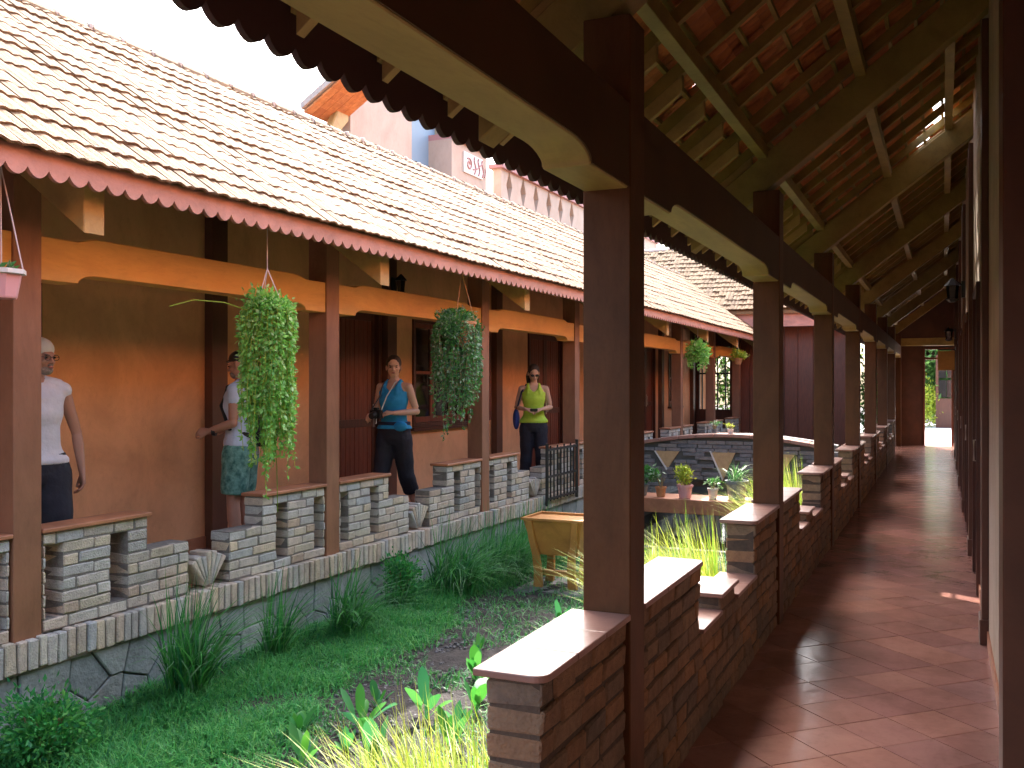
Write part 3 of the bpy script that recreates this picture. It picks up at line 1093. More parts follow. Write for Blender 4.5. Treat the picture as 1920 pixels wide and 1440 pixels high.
# open shutter leaf beside the first window
for ys, yhh in ((11.90, 12.28), (18.25, 18.65)):
    g = G()
    x0 = WX + .03
    g.box(x0, ys, 1.14, x0 + .035, ys + .07, 2.44).box(x0, yhh - .07, 1.14, x0 + .035, yhh, 2.44)
    for zz in (1.14, 1.76, 2.37): g.box(x0, ys + .07, zz, x0 + .033, yhh - .07, zz + .07)
    s = g.build('shutter', M['redwood'], LB, bevel=.003)
    for i in range(22):
        z = 1.23 + i * .052
        if 1.70 < z < 1.84: continue
        G().prism([(x0 + .004, z), (x0 + .028, z - .016), (x0 + .030, z - .012), (x0 + .006, z + .004)], 'y', ys + .071, yhh - .071).build('slat', M['redwood'], s)
for y in (0.8, 3.72, 6.56, 9.46, 12.40, 15.28, 18.85, 21.2, 24.2):
    G().box(WX + .0015, y, LF, WX + .09, y + .20, ZL(1.21) - .46).build('pilaster', M['pilaster'], LB, bevel=.004)
# skirting
g = G()
yy = Y0
for a, b_ in sorted(doorsL) + [(26.6, 27)]:
    g.box(WX + .001, yy, LF, WX + .018, a, LF + .10); yy = b_
g.build('skirting', M['cap_l'], LB)
# solid body of the house behind the wall
G().box(-9.2, Y0, LF - .3, -9.0, 26.6, 2.9).build('back_wall', M['wall'], LB)
G().box(-9.0, Y0 - .2, LF - .3, WX - .2, Y0, 3.4).build('end_wall', M['wall'], LB)
G().box(-9.0, Y0, 2.9, WX - .2, 26.6, 2.95).build('ceiling', M['darkwood'], LB)

# ------------------------------------------------------------------ right corridor wall
WRX = 0.262
doorsR = [(4.9, 6.0), (8.3, 9.4), (11.8, 12.8), (15.2, 16.2), (18.7, 19.7), (22.0, 23.0)]
wall_panels(RB, WRX, 1, Y0, Y1, -.1, ZR(1.455) + .1, [(a, b_, 0.0, 2.45) for a, b_ in doorsR[1:]], .2, M['wall_in'])
for a, b_ in doorsR[1:]: plank_door(RB, a, b_, 0.0, 2.45, WRX, -1, 1)
for k, y in enumerate(RY[:8]):
    yy = y + (0.10 if k == 1 else 0)
    t = 0.222 if k != 1 else 0.172
    G().box(t, yy - .0, 0.16, WRX - .001, yy + .24, ZR(1.38) - .46).build('pilaster', M['pilaster'], RB, bevel=.004)
    G().box(t - .012, yy - .012, 0.0, WRX - .001, yy + .252, .16).build('plinth', M['pilaster'], RB, bevel=.004)
g = G(); yy = Y0
for a, b_ in doorsR[1:] + [(Y1, Y1 + 1)]:
    g.box(WRX - .012, yy, 0, WRX - .001, a, .09); yy = b_
g.build('skirting', M['cap_l'], RB)
G().box(3.4, Y0, -.3, 3.6, Y1, 3.0).build('back_wall', M['wall_in'], RB)
G().box(WRX + .2, Y0, 3.0, 3.6, Y1, 3.05).build('ceiling', M['darkwood'], RB)
G().box(-1.3, Y0 - .2, -.3, 3.6, Y0, 4.6).build('end_wall', M['wall_in'], RB)
# end wall of the corridor with the open doorway
dx0, dx1, dz = -0.50, 0.24, 2.62
g = G()
g.box(-1.9, Y1, -.3, dx0, Y1 + .2, 4.8).box(dx1, Y1, -.3, 3.6, Y1 + .2, 4.8).box(dx0, Y1, dz, dx1, Y1 + .2, 4.8)
g.build('far_wall', M['pilaster'], RB)
G().box(-1.21, Y1 - .5, 2.66, WRX, Y1 - .34, 2.86).build('cross_beam', M['beam_r'], RB, bevel=.005)
fr = G().box(dx0, Y1 - .03, 0, dx0 + .05, Y1 + .06, dz).box(dx1 - .05, Y1 - .03, 0, dx1, Y1 + .06, dz).box(dx0 + .05, Y1 - .03, dz - .05, dx1 - .05, Y1 + .06, dz).box(dx0 + .05, Y1 - .02, 2.30, dx1 - .05, Y1 + .05, 2.36)
dfr = fr.build('door_frame', M['redwood'], RB, bevel=.004)
for i in range(5):
    x = dx0 + .07 + i * .13
    G().prism([(x, 2.46), (x + .05, 2.39), (x + .10, 2.46), (x + .05, 2.55)], 'y', Y1, Y1 + .02).build('transom_lattice', M['black'], dfr)
# wooden garden door standing beyond the paving
gd = thing('garden_door', (.05, 40, 0), 'red-brown wooden door with glass panes beyond the bright far doorway', 'door')
dd = G().box(-.27, 40, -.02, -.17, 40.06, 2.75).box(.37, 40, -.02, .47, 40.06, 2.75).box(-.17, 40, 2.6, .37, 40.06, 2.75).box(-.17, 40.005, -.02, .37, 40.055, 1.1)
gdo = dd.build('door_frame', M['darkwood'], gd, bevel=.005)
for i in range(2):
    for j in range(2):
        G().box(-.165 + i * .27, 40.02, 1.14 + j * .74, .09 + i * .27, 40.03, 1.8 + j * .74).build('pane', M['glass'], gdo)

# ================================================================== BRIDGE, POTS, FAR BUILDINGS
br = thing('garden_bridge', (-3.1, 15.2, -.5), 'low arched garden bridge faced with grey slate and pierced by triangular niches', 'bridge')
BX0, BX1, BY = -4.42, -1.55, 15.0
def btop(x):
    t = (x - BX0) / (BX1 - BX0)
    return 0.66 + 0.16 * math.sin(PI * min(1, max(0, t * .95 + .05)))
core = [(BX0, .08)] + [(BX1, .08)]
P = [(BX0, .0), (BX0 + .35, .0)]
for t in range(0, 11):
    u = t / 10
    P.append((BX0 + .35 + (BX1 - BX0 - .7) * u, .0 + .16 * math.sin(PI * u)))
P += [(BX1, .0)]
for t in range(10, -1, -1):
    x = BX0 + (BX1 - BX0) * t / 10
    P.append((x, btop(x)))
G().prism(P, 'y', BY + .03, BY + .30).build('arch_wall', M['stone_d'], br)
G().prism([(x, z) for x, z in P], 'y', BY + 1.2, BY + 1.45).build('arch_wall', M['slate'], br)
G().prism([(BX0, .0), (BX1, .0), (BX1, .1), ((BX0 + BX1) / 2, .28), (BX0, .1)], 'y', BY + .30, BY + 1.2).build('deck', M['concrete'], br)
tris = [(-4.02, .30, .58), (-3.13, .17, .60), (-2.24, .30, .58)]
def in_tri(x, z):
    for cx, zb_, zt_ in tris:
        if zb_ < z < zt_ and abs(x - cx) < .21 * (z - zb_) / (zt_ - zb_) + .02: return True
    return False
specs = []
SLM = brick_meshes(M['slate'], 0.30, 0.04, 0.055, 5, 0.004, 0.005, 'slate')
z = .02; row = 0
while z < .80:
    x = BX0 - random.uniform(0, .1)
    while x < BX1:
        L_ = random.uniform(.18, .42)
        xc = x + L_ / 2
        u = (xc - BX0 - .35) / (BX1 - BX0 - .7)
        low = .16 * math.sin(PI * min(1, max(0, u)))
        if z + .06 < btop(xc) and z > low - .01 and not in_tri(xc, z + .03) and not in_tri(xc - L_ * .3, z + .03) and not in_tri(xc + L_ * .3, z + .03):
            specs.append((TRS((xc, BY + .012 + random.uniform(-.004, .004), z + .03), (0, random.uniform(-.01, .01), 0), ((L_ - .012) / .30, 1, 1)), random.randrange(5)))
        x += L_
    z += .062
pieces('slate', br, SLM, specs, M['slate'], 285, 8, stuff='small_slates')
for cx, zb_, zt_ in tris:
    G().prism([(cx, zb_), (cx + .19, zt_), (cx - .19, zt_)], 'y', BY - .004, BY + .04).build('niche', M['tan'], br)
    G().prism([(cx - .012, zb_ - .03), (cx, zb_), (cx - .19, zt_), (cx - .215, zt_)], 'y', BY - .02, BY + .03).build('niche_trim', M['paving'], br)
n = 10
for i in range(n):
    xa = BX0 + (BX1 - BX0) * i / n + .003; xb = BX0 + (BX1 - BX0) * (i + 1) / n - .003
    G().prism([(xa, btop(xa) + .002), (xb, btop(xb) + .002), (xb, btop(xb) + .055), (xa, btop(xa) + .055)], 'y', BY - .06, BY + .34).build('coping', M['cap'], br, bevel=.006)

# ledge across the pond carrying the pots
G().box(-4.43, 13.1, -.15, -2.02, 13.75, .05).build('pot_ledge', M['cap_l'], bevel=.008, label='brown tiled ledge across the dark pond carrying a row of flower pots', cat='ledge')


def leaf_cloud(V, F, c, rad, n, size, up=0.2, aspect=2.2):
    """n small pointed leaves spread through an uneven volume"""
    k = max(3, n // 60)
    cl = np.random.normal(size=(k, 3)); cl /= np.linalg.norm(cl, axis=1)[:, None]
    cl *= np.random.uniform(.25, .85, (k, 1))
    w = np.random.randint(0, k, n)
    p = cl[w] + np.random.normal(size=(n, 3)) * 0.24
    p = p * np.array(rad) + np.array(c)
    dr = p - np.array(c) + np.random.normal(size=(n, 3)) * np.mean(rad) * .7
    dr[:, 2] += up * np.mean(rad)
    dr /= np.linalg.norm(dr, axis=1)[:, None] + 1e-9
    add_leaves(V, F, p, dr, size * np.random.uniform(.6, 1.4, n), aspect)


def add_leaves(V, F, p, dr, size, aspect=2.2):
    n = len(p)
    rnd = np.random.normal(size=(n, 3))
    sd = np.cross(dr, rnd); sd /= np.linalg.norm(sd, axis=1)[:, None] + 1e-9
    nm = np.cross(sd, dr)
    s = np.asarray(size)[:, None]
    a = p; b = p + dr * s * .45 + sd * s / aspect * .5 + nm * s * .06; c = p + dr * s; d_ = p + dr * s * .45 - sd * s / aspect * .5 + nm * s * .06
    base = sum(len(x) for x in V)
    V.append(np.stack([a, b, c, d_], 1).reshape(-1, 3))
    i = np.arange(n)[:, None] * 4 + base
    F.append(np.concatenate([i, i + 1, i + 2, i + 3], 1))


def blades(V, F, base, H, lean, width, droop=0.6, nseg=4, dirs=None):
    """curved grass blades, base (n,3)"""
    n = len(base)
    az = np.random.uniform(0, 2 * PI, n) if dirs is None else dirs
    dx = np.stack([np.cos(az), np.sin(az), np.zeros(n)], 1)
    sd = np.stack([-np.sin(az), np.cos(az), np.zeros(n)], 1)
    tw = np.random.uniform(-.8, .8, n)[:, None]
    sd = sd * np.cos(tw) + dx * np.sin(tw)
    H = np.broadcast_to(H, (n,))[:, None]; lean = np.broadcast_to(lean, (n,))[:, None]
    width = np.broadcast_to(width, (n,))[:, None]; droop = np.broadcast_to(droop, (n,))[:, None]
    pts = []
    for k in range(nseg + 1):
        t = k / nseg
        c = base + dx * lean * H * (t * .35 + t * t * .65) + np.array([0, 0, 1]) * H * (t - droop * lean * t ** 2.4 * .55)
        w = width * (1 - t ** 1.6) * .5
        if k < nseg:
            pts += [c - sd * w, c + sd * w]
        else:
            pts += [c]
    m = 2 * nseg + 1
    off = sum(len(x) for x in V)
    V.append(np.stack(pts, 1).reshape(-1, 3))
    i = np.arange(n)[:, None] * m + off
    for k in range(nseg - 1):
        F.append(np.concatenate([i + 2 * k, i + 2 * k + 1, i + 2 * k + 3, i + 2 * k + 2], 1))
    k = nseg - 1
    F.append(np.concatenate([i + 2 * k, i + 2 * k + 1, i + 2 * k + 2], 1))


def pot(name, x, y, z, r, h, m, label, plant, pm, pr=.12, ph=.2, n=260, size=.045, group=None):
    t = thing(name, (x, y, z), label, 'flower pot' if plant else 'pot', group)
    G().lathe((x, y, z), [(r * .72, 0), (r * .78, .01), (r * .95, h * .82), (r * 1.1, h * .83), (r * 1.1, h), (r * .95, h), (r * .9, h * .86), (.002, h * .86)], 18).build('pot_body', m, t, smooth=False)
    if plant == 'bush':
        V, F = [], []
        leaf_cloud(V, F, (x, y, z + h + ph * .55), (pr, pr, ph * .6), n, size)
        np_mesh('foliage', np.concatenate(V), F, pm, t)
        g = G()
        for i in range(5):
            a = i * 1.3; g.tube([(x, y, z + h * .8), (x + math.cos(a) * pr * .4, y + math.sin(a) * pr * .4, z + h + ph * .6)], .006, 5)
        g.build('stem', M['stem'], t)
    elif plant == 'grass':
        V, F = [], []
        b_ = np.stack([x + np.random.normal(0, r * .3, n), y + np.random.normal(0, r * .3, n), np.full(n, z + h * .85)], 1)
        blades(V, F, b_, np.random.uniform(ph * .6, ph * 1.3, n), np.random.uniform(.3, 1.1, n), .014, 1.0)
        np_mesh('foliage', np.concatenate(V), F, pm, t)
    return t


pot('flower_pot', -3.98, 13.35, .05, .12, .16, M['greypot'], 'dark grey square-shouldered pot of feathery green leaves at the left of the ledge', 'bush', M['hang_b'], .20, .34, 420, .07)
pot('flower_pot', -3.66, 13.3, .05, .075, .14, M['clay'], 'small terracotta pot with a sparse plant, beside the dark grey pot', 'bush', M['hang_b'], .16, .22, 200, .06)
pot('flower_pot', -3.30, 13.25, .05, .105, .19, M['pinkpot'], 'pink pot holding a round lime yellow bush on the ledge', 'bush', M['lime'], .13, .26, 520, .05)
pot('flower_pot', -2.92, 13.3, .05, .07, .15, M['whitepot'], 'small white pot right of the pink pot on the ledge', 'bush', M['hang_b'], .14, .14, 120, .05)
pot('flower_pot', -2.62, 13.45, .05, .15, .26, M['greypot'], 'large blue-grey glazed pot at the right end of the ledge', 'grass', M['hang_b'], .15, .35, 60)
pot('flower_pot', -4.2, 13.5, .05, .09, .15, M['clay'], 'terracotta pot with blue-green leaves at the far left end of the ledge', 'bush', M['reed'], .15, .32, 260, .07)
pot('flower_pot', -3.05, 15.15, .875, .05, .07, M['whitepot'], 'tiny white pot with a yellow-green sprig on the bridge coping', 'bush', M['lime'], .09, .08, 120, .03)
pot('flower_pot', -3.30, 15.15, .875, .045, .06, M['greypot'], 'tiny grey pot with a leafless twig on the bridge coping', 'bush', M['hang_b'], .09, .10, 70, .03)

# transverse pavilion of red wood at the far end of the courtyard
pv = thing('wooden_pavilion', (-4, 25.5, 0), 'far red wooden pavilion with a broad rose fascia closing the courtyard', 'building')
px0, px1, pyw = -8.8, -1.95, 24.6
G().box(px0, pyw, GZ - .1, -5.75, pyw + .12, 3.5).box(-4.9, pyw, GZ - .1, px1, pyw + .12, 3.5).box(-5.75, pyw, GZ, -4.9, pyw + .12, 1.0).box(-5.75, pyw, 2.6, -4.9, pyw + .12, 3.5).build('wall', M['darkwood'], pv)
x = -4.88
while x < px1 - .1:
    w = random.uniform(.36, .42)
    G().box(x + .004, pyw - .03 + random.uniform(-.004, .004), .1, min(x + w - .004, px1), pyw - .001, 3.3).build('panel', M['redwood'], pv, bevel=.006)
    x += w
for x in (-4.95, -3.72, -2.6, -2.0):
    G().box(x, pyw - .10, GZ, x + .12, pyw - .031, 3.35).build('post', M['darkwood'], pv, bevel=.006)
for i in range(4):
    x = -5.70 + i * .20
    G().box(x, pyw + .02, 1.0, x + .03, pyw + .06, 2.6).build('window_bar', M['black'], pv)
G().box(-5.75, pyw + .018, 1.9, -4.9, pyw + .058, 1.94).build('window_bar', M['black'], pv)
G().box(px0, 23.55, 3.02, px1, 23.60, 3.38).build('fascia', M['fascia'], pv, bevel=.006)
Lr = math.hypot(2.4, 1.9)
G().prism([(23.45, 3.40), (25.85, 5.28), (28.2, 3.40), (28.2, 3.33), (25.85, 5.20), (23.45, 3.33)], 'x', px0, px1 + .05).build('roof_deck', M['tile'], pv)
ay = Vector((0, 2.4, 1.88)).normalized(); ax = Vector((1, 0, 0)); az = ax.cross(ay)
Mb = Matrix((ax, ay, az)).transposed()
tm = [tile_mesh(M['tile'], .185, .245, s + 9) for s in range(3)]
specs = []
for i in range(15):
    for j in range(int((px1 - px0) / .185)):
        rot = Euler((-.06 + random.uniform(-.05, .03), random.uniform(-.04, .04), random.uniform(-.05, .05))).to_matrix()
        Mx = (Mb @ rot).to_4x4()
        Mx.translation = Vector((px0 + (j + .5) * .185, 23.42, 3.42)) + ay * (i * .205) + az * (.03 + random.uniform(0, .02))
        specs.append((Mx, random.randrange(3)))
pieces('roof_tile', pv, tm, specs, M['tile'], 0, 10, stuff='roof_tiles')
G().tube([(px0, 25.85, 5.30), (px1 + .05, 25.85, 5.30)], .09, 10).build('ridge', M['mortar_light'], pv)

# painted building behind the left roof
pb = thing('painted_building', (-12, 18, 0), 'tall pale pink and cream building rising behind the left tiled roof', 'building')
def yat(px, X_):                # y of the point of the plane x=X_ seen in column px (layout helper)
    return X_ / math.tan(math.atan((px - 960) / 1800) - YAW)
XA = -9.6
ya, yb = yat(657, XA), yat(772, XA)
G().box(XA - .4, ya, 0, XA, yb, 8.6).build('wall', M['pinkwall'], pb)
G().box(XA - .6, yb, 0, XA - .25, yat(815, XA - .25), 8.3).build('stair_panel', M['bluewall'], pb)
G().box(XA - .8, yat(815, XA - .25), 0, XA - .10, yat(847, XA - .1), 8.4).build('cream_wall', M['creamwall'], pb)
# small gabled roof seen from below
gx0, gx1, gz0, gz1 = -9.86, -8.93, 6.27, 6.85
g = G().prism([(gx0 - .02, gz0 + .02), (gx1, gz1 + .02), (gx1, gz1 + .14), (gx0 - .04, gz0 + .12)], 'y', 13.3, 14.33)
rg = g.build('gable_roof', M['mortar_light'], pb)
for i in range(5):
    xa = gx0 + i * .186; za = gz0 + i * .186 * (gz1 - gz0) / (gx1 - gx0)
    for j in range(5):
        y_ = 13.36 + j * .196
        G().prism([(xa, za - .035), (xa + .20, za + .085), (xa + .19, za + .11), (xa - .01, za)], 'y', y_, y_ + .188).build('under_tile', M['tile_r'], rg)
G().prism([(13.75, 6.02), (13.95, 5.95), (14.32, 6.3), (14.32, 6.75), (14.1, 6.62)], 'x', -9.75, -9.6).build('bracket', M['rafter'], pb, bevel=.02)
# lower wing with a scroll ornament and a pierced balustrade
XB = -9.3
yc0, yc1 = yat(847, XB), yat(912, XB)
zB = lambda y_, py: CAMZ + (720 - py) / 1800 * (-XB * math.sin(YAW) + y_ * math.cos(YAW))
G().box(XB - 3, yc0, 0, XB, yc1, zB(yc1, 292)).build('wing_wall', M['pinkwall'], pb)
G().box(XB - 3, yc0, zB(yc1, 292), XB + .06, yc1, zB(yc1, 292) + .12).build('wing_coping', M['coping'], pb)
so = (yat(868, XB), yat(903, XB))
zc = zB(yat(885, XB), 312)
G().box(XB + .002, so[0], zc - .20, XB + .03, so[1], zc + .24).build('ornament_panel', M['paving'], pb)
g = G(); ys_ = so[0] + .22
pts = [(XB + .04, ys_ + (.035 + .012 * t) * math.cos(t), zc + (.035 + .012 * t) * math.sin(t)) for t in np.arange(0, 9, .5)]
g.tube(pts, .016, 5)
for q in range(3):
    y2 = ys_ + .26 + q * .19
    g.tube([(XB + .04, y2 + .05 * math.sin(t * 1.5) + .03 * t / 3, zc - .16 + .10 * t) for t in np.arange(0, 3.8, .4)], .016, 5)
g.tube([(XB + .04, ys_ + .18, zc - .08), (XB + .04, ys_ + .40, zc - .02), (XB + .04, ys_ + .62, zc + .12)], .014, 5)
g.tube([(XB + .04, ys_ + .75 + .07 * math.sin(t), zc - .14 + .07 * t) for t in np.arange(0, 3.2, .4)], .016, 5)
g.build('scroll_ornament', M['coping'], pb)
yd0, yd1 = yat(940, XB), yat(1130, XB)
ztop0 = zB(yat(1000, XB), 345)
zdc = zB(yat(1003, XB), 372)
dia = [yat(p_, XB) for p_ in (955, 981, 1005, 1029, 1051, 1072)]
ys2 = [yd0]
for yq in dia: ys2 += [yq - .17, yq + .17]
ys2.append(yd1 + 6)
g = G()
zl, zh = zdc - .38, zdc + .38
g.box(XB - .22, yd0, 0, XB, yd1 + 6, zl)
g.box(XB - .22, yd0, zh, XB, yd1 + 6, ztop0)
for q in range(0, len(ys2) - 1, 2): g.box(XB - .22, ys2[q], zl, XB, ys2[q + 1], zh)
for yq in dia:      # four corner triangles leave a diamond opening
    for sy in (-1, 1):
        for zz, ze in ((zl, zdc), (zh, zdc)):
            g.prism([(yq + sy * .17, zz), (yq + sy * .17, ze), (yq, zz)], 'x', XB - .22, XB)
g.build('balustrade_wall', M['pinkwall'], pb)
for yq in dia:
    G().prism([(yq - .17, zdc), (yq, zl), (yq + .17, zdc), (yq, zh)], 'x', XB - .24, XB - .16).build('diamond_niche', M['creamwall'], pb)
G().box(XB - .3, yd0 - .1, ztop0, XB + .08, yd1 + 6, ztop0 + .10).build('balustrade_coping', M['coping'], pb, bevel=.01)
for yq in (dia[2] + .3, dia[4] + .9): G().box(XB - .26, yq - .14, ztop0 + .10, XB + .04, yq + .14, ztop0 + .34).build('coping_post', M['pinkwall'], pb, bevel=.02)
G().box(XB - .02, yc1 + .02, 0, XB + .25, yd0 + .9, zB(yc1, 388)).build('parapet_block', M['bluewall'], pb)
G().box(XB - 3.2, yc1, 0, XB - .6, yd1 + 6, ztop0 - .5).build('core_wall', M['creamwall'], pb)

# trees and shrubs behind the far doorway and behind the buildings
def shrub(x, y, z, r, h, n, size, m, label, name='garden_shrub', grp=None):
    t = thing(name, (x, y, z), label, 'shrub', grp)
    V, F = [], []
    leaf_cloud(V, F, (x, y, z + h * .55), (r, r, h * .5), n, size)
    np_mesh('foliage', np.concatenate(V), F, m, t)
    g = G()
    for i in range(6):
        a = i * 1.05; g.tube([(x, y, z), (x + math.cos(a) * r * .25, y + math.sin(a) * r * .25, z + h * .35), (x + math.cos(a) * r * .6, y + math.sin(a) * r * .6, z + h * .75)], [.03, .02, .008], 6)
    g.build('stem', M['stem'], t)
    return t
shrub(-.9, 41.8, -.02, 1.7, 4.2, 12000, .19, M['tree'], 'leafy green shrub seen through the bright doorway, left half', grp='shrubs beyond the corridor doorway')
shrub(.15, 42.6, -.02, 1.6, 4.4, 9000, .18, M['tree'], 'dense green shrub filling the middle of the bright doorway view', grp='shrubs beyond the corridor doorway')
shrub(1.2, 43.0, -.02, 2.0, 4.4, 9000, .20, M['tree'], 'taller green shrub at the right side of the bright doorway', grp='shrubs beyond the corridor doorway')
shrub(-.75, 40.4, -.02, .7, 1.7, 3000, .12, M['lime'], 'low yellow-green shrub at the foot of the doorway view', grp='shrubs beyond the corridor doorway')
shrub(-5.3, 27.6, -.3, 1.5, 4.0, 3000, .16, M['tree'], 'green shrub seen through the barred window of the red pavilion')
shrub(-1.55, 24.3, -.3, .35, 2.6, 1500, .11, M['tree'], 'narrow dark green shrub standing between the pavilion and the corridor columns')

# ================================================================== COURTYARD OBJECTS
# iron gate at the left parapet
gt = thing('iron_gate', (LX + .06, 11.3, 0.1), 'black iron gate leaf with vertical bars standing against the left brick wall', 'gate')
gy0, gy1, gx = 11.15, 12.22, LX + .07
for y in (gy0, gy1): G().tube([(gx, y, .12), (gx, y, .90)], .022, 8).build('gate_post', M['black'], gt)
for i in range(8):
    y = gy0 + (gy1 - gy0) * (i + 1) / 9
    G().tube([(gx, y, .17), (gx, y, .87 - (.03 if i % 2 else 0))], .011, 6).build('gate_bar', M['black'], gt)
for z in (.20, .48, .82): G().box(gx - .012, gy0 + .02, z - .014, gx + .012, gy1 - .02, z + .014).build('rail', M['black'], gt)

# flared orange-brown planter on splayed feet
pl = thing('planter_stand', (-3.45, 9.0, GZ), 'orange-brown flared tub on curved side legs standing in the grass', 'planter')
cx, cy = -3.38, 8.68
ang = 0.0
def PLp(u, v, z):       # u along the long side, v depth
    u *= .68
    return (cx + u * math.cos(ang) - v * math.sin(ang), cy + u * math.sin(ang) + v * math.cos(ang), GZ + z)
def solid(quads_low, quads_high):
    pass
def hexa(p8):
    return G().add(p8, [(0, 3, 2, 1), (4, 5, 6, 7), (0, 1, 5, 4), (1, 2, 6, 5), (2, 3, 7, 6), (3, 0, 4, 7)])
# tub: tapering box
t0, t1 = .36, .70
hexa([PLp(-.33, -.14, t0), PLp(.33, -.14, t0), PLp(.33, .14, t0), PLp(-.33, .14, t0), PLp(-.44, -.24, t1), PLp(.44, -.24, t1), PLp(.44, .24, t1), PLp(-.44, .24, t1)]).build('tub', M['bench'], pl, bevel=.006)
rim = G()
for (a, b_, c, d_) in ((-.46, -.26, .46, -.22), (-.46, .22, .46, .26), (-.46, -.22, -.42, .22), (.42, -.22, .46, .22)):
    rim.add([PLp(a, b_, .701), PLp(c, b_, .701), PLp(c, d_, .701), PLp(a, d_, .701), PLp(a, b_, .722), PLp(c, b_, .722), PLp(c, d_, .722), PLp(a, d_, .722)], [(0, 3, 2, 1), (4, 5, 6, 7), (0, 1, 5, 4), (1, 2, 6, 5), (2, 3, 7, 6), (3, 0, 4, 7)])
rim.build('rim', M['bench'], pl)
for s in (-1, 1):
    for dv in (-1, 1):
        cur = [(.40, .70, .10), (.37, .52, .10), (.33, .38, .11), (.315, .22, .12), (.325, .10, .13), (.35, .0, .15)]
        g = G(); base = []
        for q, (u, z, w) in enumerate(cur):
            v0 = dv * (.262 - .10 * (1 - z / .7)); v1 = dv * (.215 - .10 * (1 - z / .7))
            uo, ui = s * (u - .01), s * (u - w)
            base += [PLp(uo, v0, z), PLp(ui, v0, z), PLp(ui, v1, z), PLp(uo, v1, z)]
        fs = [(0, 1, 2, 3)]
        for q in range(5):
            for r_ in range(4):
                fs.append((q * 4 + r_, q * 4 + (r_ + 1) % 4, q * 4 + 4 + (r_ + 1) % 4, q * 4 + 4 + r_))
        fs.append((23, 22, 21, 20))
        g.add(base, fs).build('leg', M['bench'], pl, bevel=.004)
g = G(); hexa([PLp(-.30, -.03, .14), PLp(.30, -.03, .14), PLp(.30, .03, .14), PLp(-.30, .03, .14), PLp(-.30, -.03, .19), PLp(.30, -.03, .19), PLp(.30, .03, .19), PLp(-.30, .03, .19)]).build('stretcher', M['bench'], pl)
G().box(cx - .36, cy - .36, GZ - .02, cx + .55, cy + .42, GZ + .050).build('stone_slab', M['concrete'], bevel=.02, label='flat grey slab of concrete under the orange-brown planter', cat='slab')

# ------------------------------------------------------------------ plants in the courtyard
def edgeX(y):                    # right border of the dense green cover
    return -3.30 - 0.20 * max(0, y - 4.3) + .12 * math.sin(y * 2.1) if y < 7.8 else -4.0 + .1 * (y - 7.8)
N_ = 95000
ys_ = np.random.uniform(1.5, 11.1, N_ * 2); xs_ = np.random.uniform(-4.58, -2.9, N_ * 2)
ex = np.array([edgeX(v) for v in ys_]) + np.random.normal(0, .09, N_ * 2)
keepm = (xs_ < ex)
dn = np.array([mnoise.noise(Vector((a * 2.3, b_ * 2.3, 4))) for a, b_ in zip(xs_, ys_)])
keepm &= (np.random.uniform(-.62, .6, N_ * 2) < dn + .35)
ys_, xs_, dn = ys_[keepm][:N_], xs_[keepm][:N_], dn[keepm][:N_]
V, F = [], []
b_ = np.stack([xs_, ys_, GZ + .02 + np.random.uniform(0, .05, len(xs_))], 1)
blades(V, F, b_, np.random.uniform(.04, .11, len(xs_)) * (1 + 1.1 * np.clip(dn, -.3, .6)), np.random.uniform(.3, 1.6, len(xs_)), np.random.uniform(.005, .010, len(xs_)), .9, 2)
np_mesh('ground_cover', np.concatenate(V), F, M['clover'], kind='stuff', label='dense low green ground cover along the left stone wall', cat='ground cover')
# sparse sprouts on the soil strip and green right of it
V, F = [], []
n = 26000
ys_ = np.random.uniform(2, 11, n); xs_ = np.random.uniform(-3.9, -1.5, n)
dn = np.array([mnoise.noise(Vector((a * 1.5, c * 1.5, 9))) for a, c in zip(xs_, ys_)])
k_ = (dn > .05) | (ys_ > 6.6 + .5 * dn) | (xs_ > -2.5)
ys_, xs_ = ys_[k_], xs_[k_]
b_ = np.stack([xs_, ys_, np.full(len(xs_), GZ + .02)], 1)
blades(V, F, b_, np.random.uniform(.03, .12, len(xs_)), np.random.uniform(.3, 1.4, len(xs_)), np.random.uniform(.006, .014, len(xs_)), .9, 2)
np_mesh('soil_sprouts', np.concatenate(V), F, M['reed'], kind='stuff', label='scattered green sprouts over the dark soil bed', cat='ground cover')
# pebbles and clods
V, F = [], []
pm = []
for s in range(3):
    g = G().blob((0, 0, 0), (.011, .009, .006), 6, 4); pm.append(g.mesh('pebble_mesh', M['gravel']))
specs = []
for i in range(1800):
    y = random.uniform(3, 10); x = edgeX(y) + abs(random.gauss(0, .4)) + .05
    if x > -1.4: continue
    s = random.uniform(.5, 1.7)
    specs.append((TRS((x, y, GZ + .035), (0, 0, random.uniform(0, 6)), (s, s, s)), random.randrange(3)))
Vj, Fj = join_np(specs, pm)
np_mesh('pebbles', Vj, Fj, M['gravel'], kind='stuff', label='grey pebbles and grit strewn over the soil', cat='gravel')


def grass_clump(name, x, y, n, h, lean, w, rad, m, label, cat='grass', grp=None, z=GZ, hmin=.45, droop=.9):
    V, F = [], []
    a = np.random.uniform(0, 2 * PI, n); r_ = rad * np.sqrt(np.random.uniform(0, 1, n))
    b_ = np.stack([x + r_ * np.cos(a), y + r_ * np.sin(a), np.full(n, z)], 1)
    ln = np.random.uniform(.05, lean, n)
    if x > -1.9:                       # blades by the corridor wall lean into the courtyard
        a = PI + np.random.uniform(-1.25, 1.25, n)
    elif x < -4.0:                     # and those by the left base wall lean away from it
        a = np.random.uniform(-1.5, 1.5, n)
    n_ = n
    blades(V, F, b_, h * np.random.uniform(hmin, 1.0, n), ln, np.random.uniform(.6, 1.2, n) * w, droop, 5, dirs=a + np.random.normal(0, .18 if (x > -1.9 or x < -4.0) else .6, n))
    o = np_mesh(name, np.concatenate(V), F, m, None)
    return tag(o, label, cat, grp)

